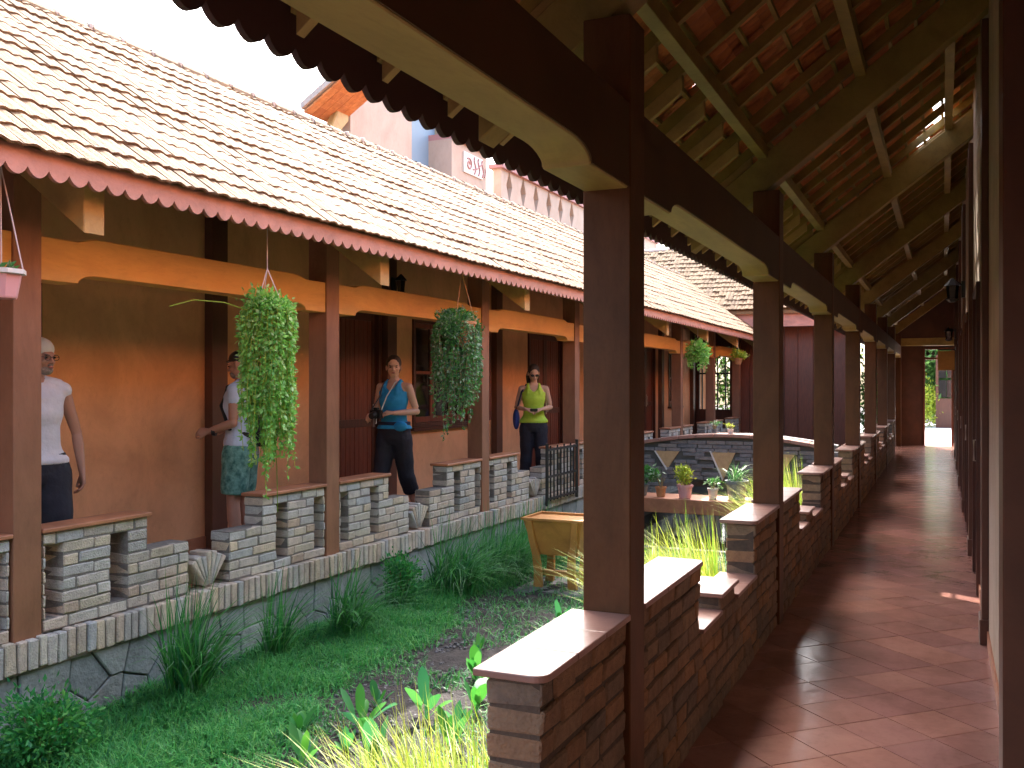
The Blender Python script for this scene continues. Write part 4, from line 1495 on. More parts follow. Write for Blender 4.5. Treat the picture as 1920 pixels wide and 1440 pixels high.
gr = 'tall green reed clumps along the left stone wall'
clumps = [(-4.30, 4.62, 190, .98, 1.0, .11, 'tallest dark green reed clump, rising in front of the stone fan'),
          (-4.36, 5.55, 70, .80, .9, .09, 'thin reed clump between the two thick ones, below the second left column'),
          (-4.28, 6.35, 170, .72, 1.2, .12, 'bushy reed clump at the foot of the second left column'),
          (-4.25, 8.05, 300, .88, 1.5, .18, 'arching reed clump left of the orange-brown planter, nearest the camera'),
          (-4.15, 8.9, 400, .84, 1.6, .26, 'broad arching reed clump just left of the planter'),
          (-4.25, 9.9, 320, .80, 1.5, .25, 'arching reed clump behind the planter under the woman in lime'),
          (-4.34, 10.7, 200, .62, 1.3, .22, 'low reed clump below the iron gate'),
          (-4.38, 7.25, 90, .45, 1.2, .10, 'small reed clump on the wall foot under the woman in blue')]
for x, y, n, h, ln, rd, lb in clumps:
    grass_clump('reed_clump', x, y, int(n * 1.5), h * 1.08, ln, .015, rd, M['reed'], lb, 'reeds', gr)
gy = 'sunlit yellow-green grass clumps against the corridor wall'
for x, y, n, h, rd, lb in ((-1.52, 2.92, 750, 1.05, .15, 'glowing yellow-green grass clump left of the nearest brick wall end'),
                           (-1.85, 3.15, 260, .85, .20, 'sparser yellow grass tuft at the bottom edge, left of the glowing clump'),
                           (-1.50, 3.5, 220, .92, .12, 'yellow-green grass tuft beside the nearest cap tile'),
                           (-1.36, 4.72, 220, 1.05, .10, 'bright green grass tuft growing through the gap of the second brick wall'),
                           (-1.72, 6.5, 1000, 1.20, .26, 'tall yellow-green grass clump beside the second right column'),
                           (-1.7, 7.6, 500, 1.15, .2, 'yellow-green grass clump just behind the second right column'),
                           (-2.3, 7.4, 120, .9, .2, 'wispy pale grass tuft reaching over the pond edge'),
                           (-1.6, 10.9, 900, 1.25, .25, 'bright grass clump seen between the second and third right columns'),
                           (-1.7, 12.2, 700, 1.25, .18, 'farther bright grass clump at the foot of the bridge'),
                           (-1.7, 15.8, 200, 1.1, .2, 'farthest grass clump beyond the bridge')):
    grass_clump('grass_clump', x, y, n, h, .75, .012, rd, M['yellowgrass'], lb, 'grass', gy, hmin=.5)


def leafy(x, y, s, n, label):
    t = thing('leafy_seedling', (x, y, GZ), label, 'seedling', 'young leafy plants in the soil bed')
    for k in range(n):
        a = k * 2.4 + random.uniform(-.3, .3); tilt = random.uniform(.15, .85)
        L_ = s * random.uniform(.6, 1.3); W_ = L_ * random.uniform(.10, .17)
        d0 = Vector((math.cos(a), math.sin(a), 0)); sd = Vector((-math.sin(a), math.cos(a), 0)); up = Vector((0, 0, 1))
        g = G(); prev = None; pts = []
        for i in range(8):
            u = i / 7
            c = Vector((x, y, GZ + .02)) + d0 * (L_ * u * math.sin(tilt)) + up * (L_ * (u * math.cos(tilt) + .1 * u - .35 * u * u * tilt))
            w = .004 if u < .3 else W_ * math.sin(PI * min(1, (u - .25) / .75)) ** .7 * (1 + .12 * math.sin(i * 2.5))
            if i == 7: w = .002
            pts += [c - sd * w + up * w * .25, c, c + sd * w + up * w * .25]
        fs = []
        for i in range(7):
            b0 = i * 3
            fs += [(b0, b0 + 1, b0 + 4, b0 + 3), (b0 + 1, b0 + 2, b0 + 5, b0 + 4)]
        me = bpy.data.meshes.new('leaf'); off = wloc(t)
        me.from_pydata([tuple(p - off) for p in pts], [], fs); me.materials.append(M['leaf'])
        me.polygons.foreach_set('use_smooth', [True] * len(fs)); me.update()
        o = bpy.data.objects.new('leaf', me); col.objects.link(o); o.parent = t
places = [(-3.28, 4.40, .20, 'leafy seedling at the left end of the front row'), (-3.02, 4.62, .26, 'broad-leaved seedling near the bottom edge, left of centre'),
          (-2.78, 4.95, .27, 'tall upright seedling in the middle of the soil bed'), (-2.55, 5.15, .26, 'seedling with two long upright leaves'),
          (-2.85, 5.75, .22, 'small seedling behind the front row'), (-2.4, 4.55, .22, 'round-leaved seedling next to the yellow grass'),
          (-2.62, 4.12, .28, 'largest seedling at the bottom edge of the photo'), (-3.0, 4.05, .22, 'low seedling cut by the bottom edge'),
          (-2.6, 6.2, .20, 'far seedling on the bare soil'), (-2.3, 5.6, .19, 'seedling close to the yellow grass tips'),
          (-2.25, 6.9, .22, 'seedling in the greener patch near the wall cap'), (-2.8, 7.2, .2, 'small seedling in front of the planter')]
places += [(-2.95, 5.25, .13, 'tiny seedling between the front row and the green cover'), (-2.5, 4.85, .14, 'tiny seedling right behind the round-leaved one'),
           (-3.15, 5.0, .15, 'small seedling at the edge of the green cover'), (-2.2, 5.1, .16, 'small seedling beside the yellow grass clump'),
           (-2.7, 5.6, .15, 'small seedling on the open soil in mid bed'), (-2.35, 6.2, .16, 'small seedling left of the near cap corner'),
           (-3.1, 6.3, .13, 'tiny seedling on the grit strip'), (-2.9, 4.3, .14, 'tiny seedling between the large front plants')]
for x, y, s, lb in places: leafy(x, y, s, random.randint(7, 11), lb)

# rounded bushes against the base wall
for x, y, r, h, lb in ((-4.25, 3.55, .24, .40, 'round dark bush at the lower left against the stone wall'), (-4.38, 7.35, .16, .50, 'small leafy bush clinging to the wall below the woman in blue')):
    t = thing('wall_bush', (x, y, GZ), lb, 'bush')
    V, F = [], []
    leaf_cloud(V, F, (x, y, GZ + h * .5), (r, r, h * .5), 3200, .035)
    np_mesh('foliage', np.concatenate(V), F, M['clover'], t)
    g = G()
    for i in range(5): g.tube([(x, y, GZ), (x + .1 * math.cos(i * 1.3), y + .1 * math.sin(i * 1.3), GZ + h * .7)], .006, 5)
    g.build('stem', M['stem'], t)

# ------------------------------------------------------------------ hanging plants
HX = -4.12
def strands(V, F, sv, c, ztop0, n, r0, rmax, lmin, lmax, leaf, front=None):
    for i in range(n):
        a = random.uniform(0, 2 * PI); ztop = ztop0
        if front is not None and abs((a - front + PI) % (2 * PI) - PI) < .62: ztop = ztop0 - .20
        rr = r0 + (rmax - r0) * math.sqrt(random.random())
        L_ = random.uniform(lmin, lmax) * (1.0 if random.random() > .12 else 1.2)
        x, y, z = c[0] + math.cos(a) * r0 * .6, c[1] + math.sin(a) * r0 * .6, ztop
        pts = []
        k = max(6, int(L_ / .05))
        ph = random.uniform(0, 6)
        for q in range(k + 1):
            t = q / k
            out = min(1, t * 5)
            rad = r0 * .6 + (rr - r0 * .6) * math.sin(out * PI / 2)
            zz = ztop + .05 * math.sin(min(1, t * 6) * PI) - L_ * max(0, t - .06)
            pts.append((c[0] + math.cos(a) * rad + .012 * math.sin(t * 7 + ph), c[1] + math.sin(a) * rad + .012 * math.cos(t * 6 + ph), zz))
        sv.append(pts)
        P = np.array(pts)
        m_ = k * 4
        tt = np.random.uniform(0.02, 1, m_) * (len(P) - 1)
        i0 = np.minimum(tt.astype(int), len(P) - 2); f_ = (tt - i0)[:, None]
        pp = P[i0] * (1 - f_) + P[i0 + 1] * f_
        dr = np.random.normal(size=(m_, 3)) * .8; dr[:, 2] -= .9; dr += np.array([math.cos(a), math.sin(a), 0]) * .5
        dr /= np.linalg.norm(dr, axis=1)[:, None]
        add_leaves(V, F, pp, dr, np.random.uniform(.6, 1.3, m_) * leaf, 1.9)

def strand_mesh(sv, m, parent, w=.0022):
    g = G()
    for pts in sv: g.tube(pts[::2] + [pts[-1]], w, 3, cap=False)
    return g.build('vines', m, parent)

def hang_cords(t, x, y, ztop, zpot, r, m, n=3):
    for k in range(n):
        a = 2 * PI * k / n + .5
        G().tube([(x, y, ztop), (x + r * math.cos(a), y + r * math.sin(a), zpot)], .0035, 5).build('cord', m, t)

# first plant: long, light green
hx, hy = HX, 5.18
t = thing('hanging_plant', (hx, hy, 2.28), 'long light green trailing plant hanging in front of the man with the backpack', 'hanging plant', 'hanging plants under the left eave')
G().tube([(hx, hy, 2.86), (hx, hy, 2.42)], .003, 5).build('hook_wire', M['cord'], t)
hang_cords(t, hx, hy, 2.42, 2.20, .09, M['cord'])
G().lathe((hx, hy, 2.06), [(.06, 0), (.085, .10), (.10, .14), (.09, .14), (.003, .12)], 16).build('pot_body', M['clay'], t)
V, F, sv = [], [], []
strands(V, F, sv, (hx, hy), 2.18, 130, .09, .175, .30, .95, .036)
for k_ in range(9): strands(V, F, sv, (hx + random.uniform(-.05, .05), hy + random.uniform(-.13, .13)), 2.16, 2, .05, .12, .75, 1.1, .038)
strands(V, F, sv, (hx + .03, hy + .10), 2.18, 26, .05, .08, .9, 1.12, .036)
strands(V, F, sv, (hx + .02, hy - .09), 2.18, 12, .04, .07, .9, 1.25, .034)
leaf_cloud(V, F, (hx, hy, 2.16), (.15, .15, .12), 1500, .036, up=.4)
np_mesh('foliage', np.concatenate(V), F, M['hang_a'], t)
strand_mesh(sv, M['lime'], t)
g = G()
g.tube([(hx - .02, hy - .12, 2.12), (hx - .06, hy - .35, 2.17), (hx - .1, hy - .58, 2.17), (hx - .14, hy - .74, 2.12)], .004, 5)
g.tube([(hx, hy + .12, 2.1), (hx, hy + .2, 1.95), (hx, hy + .24, 1.7), (hx, hy + .25, 1.35)], .003, 5)
g.tube([(hx, hy + .05, 1.5), (hx, hy + .1, 1.1), (hx, hy + .11, .78)], .003, 5)
g.tube([(hx, hy - .1, 2.1), (hx + .02, hy - .24, 1.9), (hx, hy - .2, 1.72)], .003, 5)
g.build('runner', M['lime'], t)

hx, hy = HX, 8.02
t = thing('hanging_plant', (hx, hy, 2.25), 'darker green trailing plant in a clay pot hanging beside the third left column', 'hanging plant', 'hanging plants under the left eave')
G().tube([(hx, hy, 2.86), (hx, hy, 2.70)], .004, 5).build('hook_wire', M['cord'], t)
hang_cords(t, hx, hy, 2.70, 2.24, .12, M['clay'])
pg = G().lathe((hx, hy, 2.0), [(.075, 0), (.10, .08), (.125, .20), (.14, .21), (.14, .235), (.125, .235), (.003, .20)], 18).build('pot_body', M['clay'], t, smooth=False)
V, F, sv = [], [], []
strands(V, F, sv, (hx - .04, hy - .06), 2.22, 120, .15, .20, .35, .80, .036, front=-1.1)
strands(V, F, sv, (hx - .06, hy + .12), 2.20, 60, .12, .17, .3, .66, .042, front=-1.1)
leaf_cloud(V, F, (hx - .03, hy - .17, 2.16), (.13, .14, .12), 1300, .035)
leaf_cloud(V, F, (hx - .02, hy + .20, 2.17), (.10, .11, .11), 900, .035)
leaf_cloud(V, F, (hx - .05, hy, 2.29), (.15, .24, .06), 1200, .035, up=.6)
keep_ = []
np_mesh('foliage', np.concatenate(V), F, M['hang_b'], t)
strand_mesh(sv, M['stem'], t)

hx, hy = HX, 17.5
t = thing('hanging_plant', (hx, hy, 2.3), 'small round bright green hanging plant between the two big right columns', 'hanging plant', 'hanging plants under the left eave')
G().tube([(hx, hy, 2.8), (hx, hy, 2.5)], .004, 5).build('hook_wire', M['cord'], t)
G().lathe((hx, hy, 2.12), [(.07, 0), (.11, .16), (.003, .14)], 12).build('pot_body', M['clay'], t)
V, F, sv = [], [], []
leaf_cloud(V, F, (hx, hy, 2.27), (.2, .2, .2), 1500, .06)
strands(V, F, sv, (hx, hy), 2.3, 30, .1, .19, .2, .42, .05)
np_mesh('foliage', np.concatenate(V), F, M['hang_a'], t)
hx, hy = HX, 21.3
t = thing('hanging_plant', (hx, hy, 2.25), 'tiny yellow hanging flower basket far down the left veranda', 'hanging plant', 'hanging plants under the left eave')
G().tube([(hx, hy, 2.8), (hx, hy, 2.4)], .004, 5).build('hook_wire', M['cord'], t)
V, F = [], []
leaf_cloud(V, F, (hx, hy, 2.28), (.16, .16, .12), 500, .06)
np_mesh('foliage', np.concatenate(V), F, M['lime'], t)
G().lathe((hx, hy, 2.08), [(.06, 0), (.11, .14), (.003, .12)], 12).build('pot_body', M['clay'], t)

# pink hanging tub at the left edge
hx, hy = HX, 3.19
t = thing('hanging_tub', (hx, hy, 2.07), 'pink plastic hanging tub on pale cords at the left photo edge', 'hanging pot')
P8 = lambda r_: [(hx + r_ * math.cos(R(22.5 + 45 * k)), hy + r_ * math.sin(R(22.5 + 45 * k))) for k in range(8)]
g = G()
def ring(g, rz):
    b0 = len(g.v)
    for r_, z in rz:
        g.v += [(p[0], p[1], 2.06 + z) for p in P8(r_)]
    for i in range(len(rz) - 1):
        for k in range(8):
            a = b0 + i * 8 + k; c = b0 + i * 8 + (k + 1) % 8
            g.f.append((a, c, c + 8, a + 8))
    g.f.append(tuple(b0 + k for k in range(7, -1, -1))); g.f.append(tuple(b0 + (len(rz) - 1) * 8 + k for k in range(8)))
ring(g, [(.072, 0), (.076, .008), (.096, .115), (.001, .10)])
g.build('tub_body', M['pinkpot'], t)
g = G(); ring(g, [(.098, .114), (.116, .117), (.116, .138), (.104, .140), (.10, .128)]); g.f.pop(); g.f.pop()
g.build('rim', M['whitepot'], t)
for k in range(3):
    a = R(100 * k + 40)
    G().tube([(hx, hy, 2.70), (hx + .10 * math.cos(a), hy + .10 * math.sin(a), 2.19)], .0035, 5).build('cord', M['cord'], t)
V, F = [], []
leaf_cloud(V, F, (hx, hy, 2.20), (.07, .07, .03), 70, .04)
np_mesh('foliage', np.concatenate(V), F, M['hang_b'], t)

# wall lanterns
def lantern(x, y, z, out, label, grp):
    t = thing('wall_lantern', (x, y, z), label, 'wall lamp', grp)
    G().box(min(x, x + out * .03), y - .04, z - .06, max(x, x + out * .03), y + .04, z + .10).build('back_plate', M['black'], t, bevel=.003)
    xx = x + out * .11
    G().tube([(x + out * .02, y, z + .06), (xx, y, z + .13)], .008, 6).build('arm', M['black'], t)
    G().lathe((xx, y, z - .10), [(.03, 0), (.055, .02), (.06, .03)], 6).build('lamp_base', M['black'], t)
    G().lathe((xx, y, z - .07), [(.045, 0), (.058, .13)], 6).build('glass', M['glass'], t)
    G().lathe((xx, y, z + .06), [(.08, 0), (.03, .055), (.008, .075)], 6).build('lamp_roof', M['black'], t)
lantern(WX + .092, 9.56, 2.78, 1, 'black wall lantern high on the dark pilaster above the woman in blue', 'black wall lanterns')
lantern(.19, 10.32, 2.55, -1, 'black wall lantern on the right corridor wall, nearer one', 'black wall lanterns')
lantern(.19, 17.2, 2.45, -1, 'small black wall lantern far down the right corridor wall', 'black wall lanterns')
g = thing('wall_sign', (.13, 20.6, 2.2), 'small tan signboard sticking out from the right corridor wall', 'sign')
G().box(-.10, 20.60, 1.92, .20, 20.63, 2.30).build('board', M['beam'], g, bevel=.004)
G().tube([(.20, 20.615, 2.32), (-.10, 20.615, 2.32)], .012, 6).build('arm', M['black'], g)

# ================================================================== PEOPLE
M['skin'] = mat('lightly_tanned_skin', (0.60, 0.36, 0.26), 0.55, (0.56, 0.33, 0.235), 9, 0.05, 60)
M['skin2'] = mat('tanned_skin', (0.42, 0.22, 0.15), 0.55, (0.38, 0.19, 0.13), 9, 0.05, 60)
M['hair_d'] = mat('dark_brown_hair', (0.03, 0.017, 0.012), 0.6, (0.05, 0.03, 0.02), 40, 0.6, 120, stretch=(1, 1, .2))
M['hair_g'] = mat('grey_beard_hair', (0.30, 0.24, 0.20), 0.8, (0.2, 0.16, 0.14), 60, 0.6, 120)
M['shirt_w'] = mat('white_sport_shirt', (0.70, 0.70, 0.78), 0.8, (0.64, 0.64, 0.73), 6, 0.8, 11, dirt=0.1, dscale=(1, 1, 1))
M['shirt_b'] = mat('bright_blue_tank_top', (0.02, 0.30, 0.62), 0.75, (0.015, 0.25, 0.54), 8, 0.8, 11)
M['shirt_y'] = mat('lime_yellow_top', (0.46, 0.68, 0.06), 0.75, (0.38, 0.60, 0.05), 8, 0.8, 11)
M['shirt_p'] = mat('pale_blue_shirt', (0.52, 0.60, 0.74), 0.8, (0.46, 0.54, 0.70), 8, 0.8, 11)
M['pants'] = mat('black_trousers', (0.012, 0.012, 0.022), 0.8, (0.02, 0.02, 0.032), 8, 0.8, 11)
M['shorts_g'] = mat('green_patterned_shorts', (0.03, 0.13, 0.11), 0.8, (0.20, 0.42, 0.36), 22, 0.2, 20)
M['cloth_g'] = mat('pale_grey_cloth', (0.50, 0.52, 0.48), 0.8)
M['eye'] = mat('dark_eye', (0.01, 0.008, 0.008), 0.2)
M['lips'] = mat('lip_skin', (0.40, 0.14, 0.11), 0.5)
M['navy'] = mat('navy_fabric', (0.012, 0.018, 0.06), 0.7)
M['bluebag'] = mat('blue_fabric_bag', (0.03, 0.06, 0.30), 0.7, (0.02, 0.045, 0.24), 8, 0.2, 20)
M['blackbag'] = mat('black_fabric_backpack', (0.012, 0.012, 0.013), 0.8, (0.02, 0.02, 0.022), 8, 0.3, 20)
M['camera'] = mat('black_camera_body', (0.015, 0.015, 0.016), 0.35)
M['shoe'] = mat('dark_sandal', (0.05, 0.03, 0.025), 0.6)


def fuse(g, name, m, parent, voxel=.007, smooth_it=3, fac=.5):
    me = g.mesh('fuse_mesh', m)
    o = bpy.data.objects.new('fuse_tmp', me); col.objects.link(o)
    r = o.modifiers.new('r', 'REMESH'); r.mode = 'VOXEL'; r.voxel_size = voxel; r.use_smooth_shade = True
    if smooth_it:
        sm = o.modifiers.new('s', 'SMOOTH'); sm.iterations = smooth_it; sm.factor = fac
    dg = bpy.context.evaluated_depsgraph_get()
    me2 = bpy.data.meshes.new_from_object(o.evaluated_get(dg))
    bpy.data.objects.remove(o)
    me2.name = name + '_mesh'
    me2.materials.clear(); me2.materials.append(m)
    me2.polygons.foreach_set('use_smooth', [True] * len(me2.polygons))
    p = bpy.data.objects.new(name, me2); col.objects.link(p)
    p.parent = parent
    return p


def limb(g, pts, rad, n=12, flat=1.0):
    """tapered limb with rounded ends through the joints"""
    P = [Vector(p) for p in pts]
    pp, rr = [], []
    for i in range(len(P) - 1):
        for k in range(4):
            t = k / 4
            pp.append(P[i].lerp(P[i + 1], t)); rr.append(rad[i] * (1 - t) + rad[i + 1] * t)
    pp.append(P[-1]); rr.append(rad[-1])
    g.tube(pp, rr, n)
    for p, r in zip(P, rad): g.blob(p, (r, r, r), 10, 6)


def hand(g, w, dirv, palm_n, s, curl=.5, side=1):
    """w wrist, dirv direction of the hand, palm_n palm normal, side=+1/-1 thumb side"""
    w = Vector(w); d_ = Vector(dirv).normalized(); n = Vector(palm_n); n = (n - d_ * n.dot(d_)).normalized()
    a = d_.cross(n).normalized() * side
    secs = []
    for t, wd, th in ((-.01, .026, .021), (.025, .034, .018), (.06, .042, .016), (.085, .042, .014)):
        secs.append((w + d_ * t * s, a * wd * s, n * th * s))
    g.loft(secs, 12)
    ln = [.062, .072, .068, .052]
    for i in range(4):
        off = (.030 - i * .020)
        p0 = w + (d_ * .075 + a * off) * s
        pts = [p0]; ang = .25 + curl * .3; p = p0
        for j, f in enumerate((.45, .32, .23)):
            dd = d_ * math.cos(ang) + n * math.sin(ang)
            p = p + dd * ln[i] * f * 1.25 * s; pts.append(p); ang += curl * .9
        limb(g, pts, [.0098 * s, .009 * s, .0082 * s, .0072 * s], 8)
    p0 = w + (d_ * .02 + a * .026) * s
    limb(g, [p0, p0 + (d_ * .028 + a * .022 + n * .010) * s, p0 + (d_ * .055 + a * .026 + n * .022) * s, p0 + (d_ * .075 + a * .020 + n * .032) * s], [.013 * s, .0115 * s, .010 * s, .008 * s], 8)


def person(loc, rz, H, label, skin, female=False, head_yaw=0.0, head_pitch=0.0, arms=None, legs=None, lean=0.0, hy=0.0, fx=None):
    """local frame: x to the person's left, -y forward, z up"""
    t = thing('person', loc, label, 'person')
    s = H / 1.72
    WL[t.name] = Vector((0, 0, 0))
    def q(x, y, z): return Vector((x * s, (y - lean * max(0, z - .9)) * s, z * s))
    g = G()
    f = fx or (.93 if female else 1.0)
    hipw = 1.05 if female else 1.0
    # torso
    tor = [(.80, .115 * hipw, .085, .0), (.86, .160 * hipw, .105, .0), (.95, .168 * hipw, .112, .004), (1.03, .150 * f, .100, .0), (1.10, .132 * f, .092, -.004),
           (1.18, .142 * f, .100, -.008), (1.27, .158 * f, .112 if not female else .118, -.012), (1.34, .168 * f, .104, -.006), (1.40, .162 * f, .080, .004), (1.445, .105 * f, .058, .010), (1.475, .062, .055, .010)]
    g.loft([(q(0, y, z), Vector((rx * s, 0, 0)), Vector((0, ry * s, 0))) for z, rx, ry, y in tor], 20)
    # neck
    hc = q(0, -.012 - hy, 1.605)
    limb(g, [q(0, .012, 1.43), q(0, .004, 1.50), hc + Vector((0, .012 * s, -.05 * s))], [.060 * s * f, .053 * s * f, .052 * s * f])
    Rh = Euler((head_pitch, 0, head_yaw)).to_matrix()
    def h(x, y, z): return hc + Rh @ Vector((x * s, y * s, z * s))
    g.blob(h(0, .012, .035), (.073 * s, .092 * s, .085 * s), 18, 12, Rh)
    g.blob(h(0, -.018, -.02), (.062 * s, .072 * s, .082 * s), 16, 10, Rh)
    g.blob(h(0, -.042, -.078), (.034 * s, .034 * s, .026 * s), 12, 8, Rh)           # chin
    g.blob(h(0, -.078, .022), (.045 * s, .018 * s, .012 * s), 10, 6, Rh)            # brow
    limb(g, [h(0, -.084, .012), h(0, -.100, -.012), h(0, -.106, -.024)], [.008 * s, .011 * s, .013 * s], 8)     # nose
    for sx in (-1, 1):
        g.blob(h(sx * .013, -.094, -.027), (.009 * s, .009 * s, .007 * s), 8, 5, Rh)
        g.blob(h(sx * .076, .012, -.005), (.010 * s, .018 * s, .032 * s), 8, 6, Rh)  # ears
        g.blob(h(sx * .038, -.062, -.022), (.020 * s, .018 * s, .020 * s), 8, 6, Rh)  # cheeks
    g.blob(h(0, -.083, -.054), (.022 * s, .012 * s, .010 * s), 8, 5, Rh)             # mouth area
    # legs
    L_ = legs or {1: [(.09, 0, .88), (.10, -.01, .47), (.10, .01, .08)], -1: [(-.09, 0, .88), (-.10, -.01, .47), (-.10, .01, .08)]}
    for sd in (1, -1):
        P = [q(*p) for p in L_[sd]]
        mid1 = P[0].lerp(P[1], .5); mid2 = P[1].lerp(P[2], .32)
        limb(g, [P[0], mid1, P[1], mid2, P[2]], [.088 * s, .074 * s, .053 * s, .056 * s, .036 * s], 14)
        a = P[2]
        secs = []
        for dy, rx, rz_ in ((.055, .028, .030), (.0, .034, .040), (-.06, .038, .030), (-.12, .044, .020), (-.165, .034, .014)):
            secs.append((a + Vector((0, dy * s, (-.045 + .0) * s + (rz_ - .035) * s)), Vector((rx * s, 0, 0)), Vector((0, 0, rz_ * s))))
        g.loft(secs, 12)
    # arms
    A = arms
    info = {}
    for sd in (1, -1):
        sh = q(sd * .178 * f, .006, 1.395)
        el, wr, hd, pn, cu = A[sd]
        el = q(*el); wr = q(*wr)
        limb(g, [q(sd * .10 * f, .008, 1.405), sh, sh.lerp(el, .4), el, el.lerp(wr, .35), wr], [.050 * s * f, .053 * s * f, .046 * s * f, .038 * s * f, .038 * s * f, .025 * s * f], 12)
        hand(g, wr, hd, pn, s * 1.0, cu, 1 if sd > 0 else -1)
        info[sd] = (sh, el, wr)
    body = fuse(g, 'body', skin, t, .0065, 2)
    # face details
    for sx in (-1, 1):
        G().blob(h(sx * .031, -.083, .004), (.011 * s, .006 * s, .006 * s), 8, 6, Rh).build('eye', M['eye'], t, smooth=True)
        G().blob(h(sx * .031, -.086, .021), (.018 * s, .005 * s, .0035 * s), 8, 5, Rh).build('eyebrow', M['hair_d'], t, smooth=True)
    G().blob(h(0, -.0935, -.055), (.021 * s, .006 * s, .0075 * s), 10, 6, Rh).build('mouth', M['lips'], t, smooth=True)
    t.rotation_euler = (0, 0, rz)
    return t, q, h, Rh, s, f, L_, info, tor


def shirt(t, q, s, f, tor, m, z0, z1, name='shirt', straps=True, neck=1.40, pad=.014, hem=.012, sleeves=None):
    g = G()
    rows = [r for r in tor if z0 - .01 <= r[0] <= z1]
    secs = []
    def at(z):
        for a, b in zip(tor[:-1], tor[1:]):
            if a[0] <= z <= b[0]:
                k = (z - a[0]) / (b[0] - a[0])
                return [a[i] * (1 - k) + b[i] * k for i in range(4)]
        return list(tor[0])
    z = z0
    while z <= z1 + 1e-6:
        _, rx, ry, y = at(z)
        p_ = pad + (hem if z < z0 + .05 else 0) + .004 * math.sin(z * 47)
        secs.append((q(0, y, z), Vector(((rx + p_) * s, 0, 0)), Vector((0, (ry + p_) * s, 0))))
        z += .03
    g.loft(secs, 24)
    if straps:
        for sx in (-1, 1):
            limb(g, [q(sx * .085 * f, -.092, z1 - .03), q(sx * .083 * f, -.075, 1.40), q(sx * .082 * f, .005, 1.462), q(sx * .08 * f, .085, 1.40), q(sx * .085 * f, .09, z1 - .04)], [.030 * s, .026 * s, .022 * s, .026 * s, .030 * s], 8)
            limb(g, [q(sx * .005, -.100, z1 - .03), q(sx * .045, -.088, z1 + .005), q(sx * .082 * f, -.080, 1.40)], [.024 * s, .022 * s, .018 * s], 8)
            limb(g, [q(sx * .135 * f, -.04, z1 - .04), q(sx * .11 * f, -.06, 1.38), q(sx * .085 * f, -.04, 1.445)], [.03 * s, .022 * s, .018 * s], 8)
    if sleeves:
        for sd in (1, -1):
            sh, el, wr = sleeves[sd]
            limb(g, [q(sd * .07, .008, 1.415), sh, sh.lerp(el, .28 if sleeves.get('long') else .02)], ([.064 * s, .066 * s, .062 * s] if sleeves.get('long') else [.060 * s, .058 * s, .054 * s]), 12)
        limb(g, [q(-.12, .01, 1.42), q(0, .015, 1.445), q(.12, .01, 1.42)], [.055 * s, .062 * s, .055 * s], 12)
    return fuse(g, name, m, t, .009, 2)


def trousers(t, q, s, L_, m, zhem, name='trousers', top=1.03, wide=.014, flare=.0):
    g = G()
    g.loft([(q(0, 0, z), Vector((rx * s, 0, 0)), Vector((0, ry * s, 0))) for z, rx, ry in ((.80, .150, .105), (.86, .180, .125), (.94, .186, .130), (top, .168, .116))], 22)
    for sd in (1, -1):
        a, b, c = [Vector(p) for p in L_[sd]]
        pts, rad = [], []
        for i in range(13):
            u = i / 12
            if u < .5: p = a.lerp(b, u * 2); r = .096 + (.062 - .096) * u * 2
            else: p = b.lerp(c, (u - .5) * 2); r = .062 + (.050 - .062) * (u - .5) * 2
            if p.z < zhem: break
            pts.append(q(*p)); rad.append((r + wide + flare * u + .003 * math.sin(i * 2.1)) * s)
        g.tube(pts, rad, 16)
        g.blob(pts[0], (rad[0], rad[0], rad[0]), 12, 8)
    return fuse(g, name, m, t, .010, 2)


def hair_cap(t, h, Rh, s, m, back=.0, bun=False, name='hair', low=-.02):
    g = G()
    g.blob(h(0, .024, .046), (.083 * s, .096 * s, .090 * s), 18, 12, Rh)
    g.blob(h(0, .052, low), (.074 * s, .062 * s, .07 * s), 14, 10, Rh)
    if bun: g.blob(h(0, .115, .055), (.034 * s, .036 * s, .034 * s), 12, 8, Rh)
    if back:
        for k in range(9):
            a = (k - 4) * .28
            limb(g, [h(math.sin(a) * .07, .03 + .05 * math.cos(a), 0), h(math.sin(a) * .085, .03 + .055 * math.cos(a), -.06), h(math.sin(a) * .078, .02 + .05 * math.cos(a), -.06 - back)], [.024 * s, .022 * s, .012 * s], 8)
    return fuse(g, name, m, t, .008, 2)


# --- man at the left in a white sleeveless shirt (walking to the right, looking right)
WK = {1: [(.09, 0, .88), (.10, -.10, .48), (.10, -.06, .08)], -1: [(-.09, 0, .88), (-.10, .05, .49), (-.10, .20, .14)]}
arms = {1: ((.245, .02, 1.12), (.262, -.035, .87), (.05, -.12, -1), (-1, .1, 0), .55), -1: ((-.245, .04, 1.12), (-.262, .03, .87), (0, -.1, -1), (1, 0, 0), .5)}
t, q, h, Rh, s, f, L_, info, tor = person((-5.22, 4.30, LF), R(66), 1.71, 'man in white sleeveless shirt and grey bandana, half hidden by the nearest left column', M['skin2'], False, R(26), R(4), arms, WK, 0.0, .06, .88)
shirt(t, q, s, f, tor, M['shirt_w'], .93, 1.445, 'shirt', False, sleeves=info)
trousers(t, q, s, L_, M['pants'], .50, 'shorts', 1.0, .02, .012)
g = G(); g.blob(h(0, .018, .052), (.082 * s, .100 * s, .078 * s), 18, 12, Rh); g.blob(h(0, .105, .03), (.02 * s, .03 * s, .03 * s), 8, 6, Rh)
fuse(g, 'bandana', M['cloth_g'], t, .008, 2)
g = G(); g.blob(h(0, -.052, -.075), (.046 * s, .042 * s, .034 * s), 12, 8, Rh); g.blob(h(0, -.088, -.042), (.026 * s, .012 * s, .008 * s), 10, 6, Rh)
fuse(g, 'beard', M['hair_g'], t, .007, 1)
gl = G()
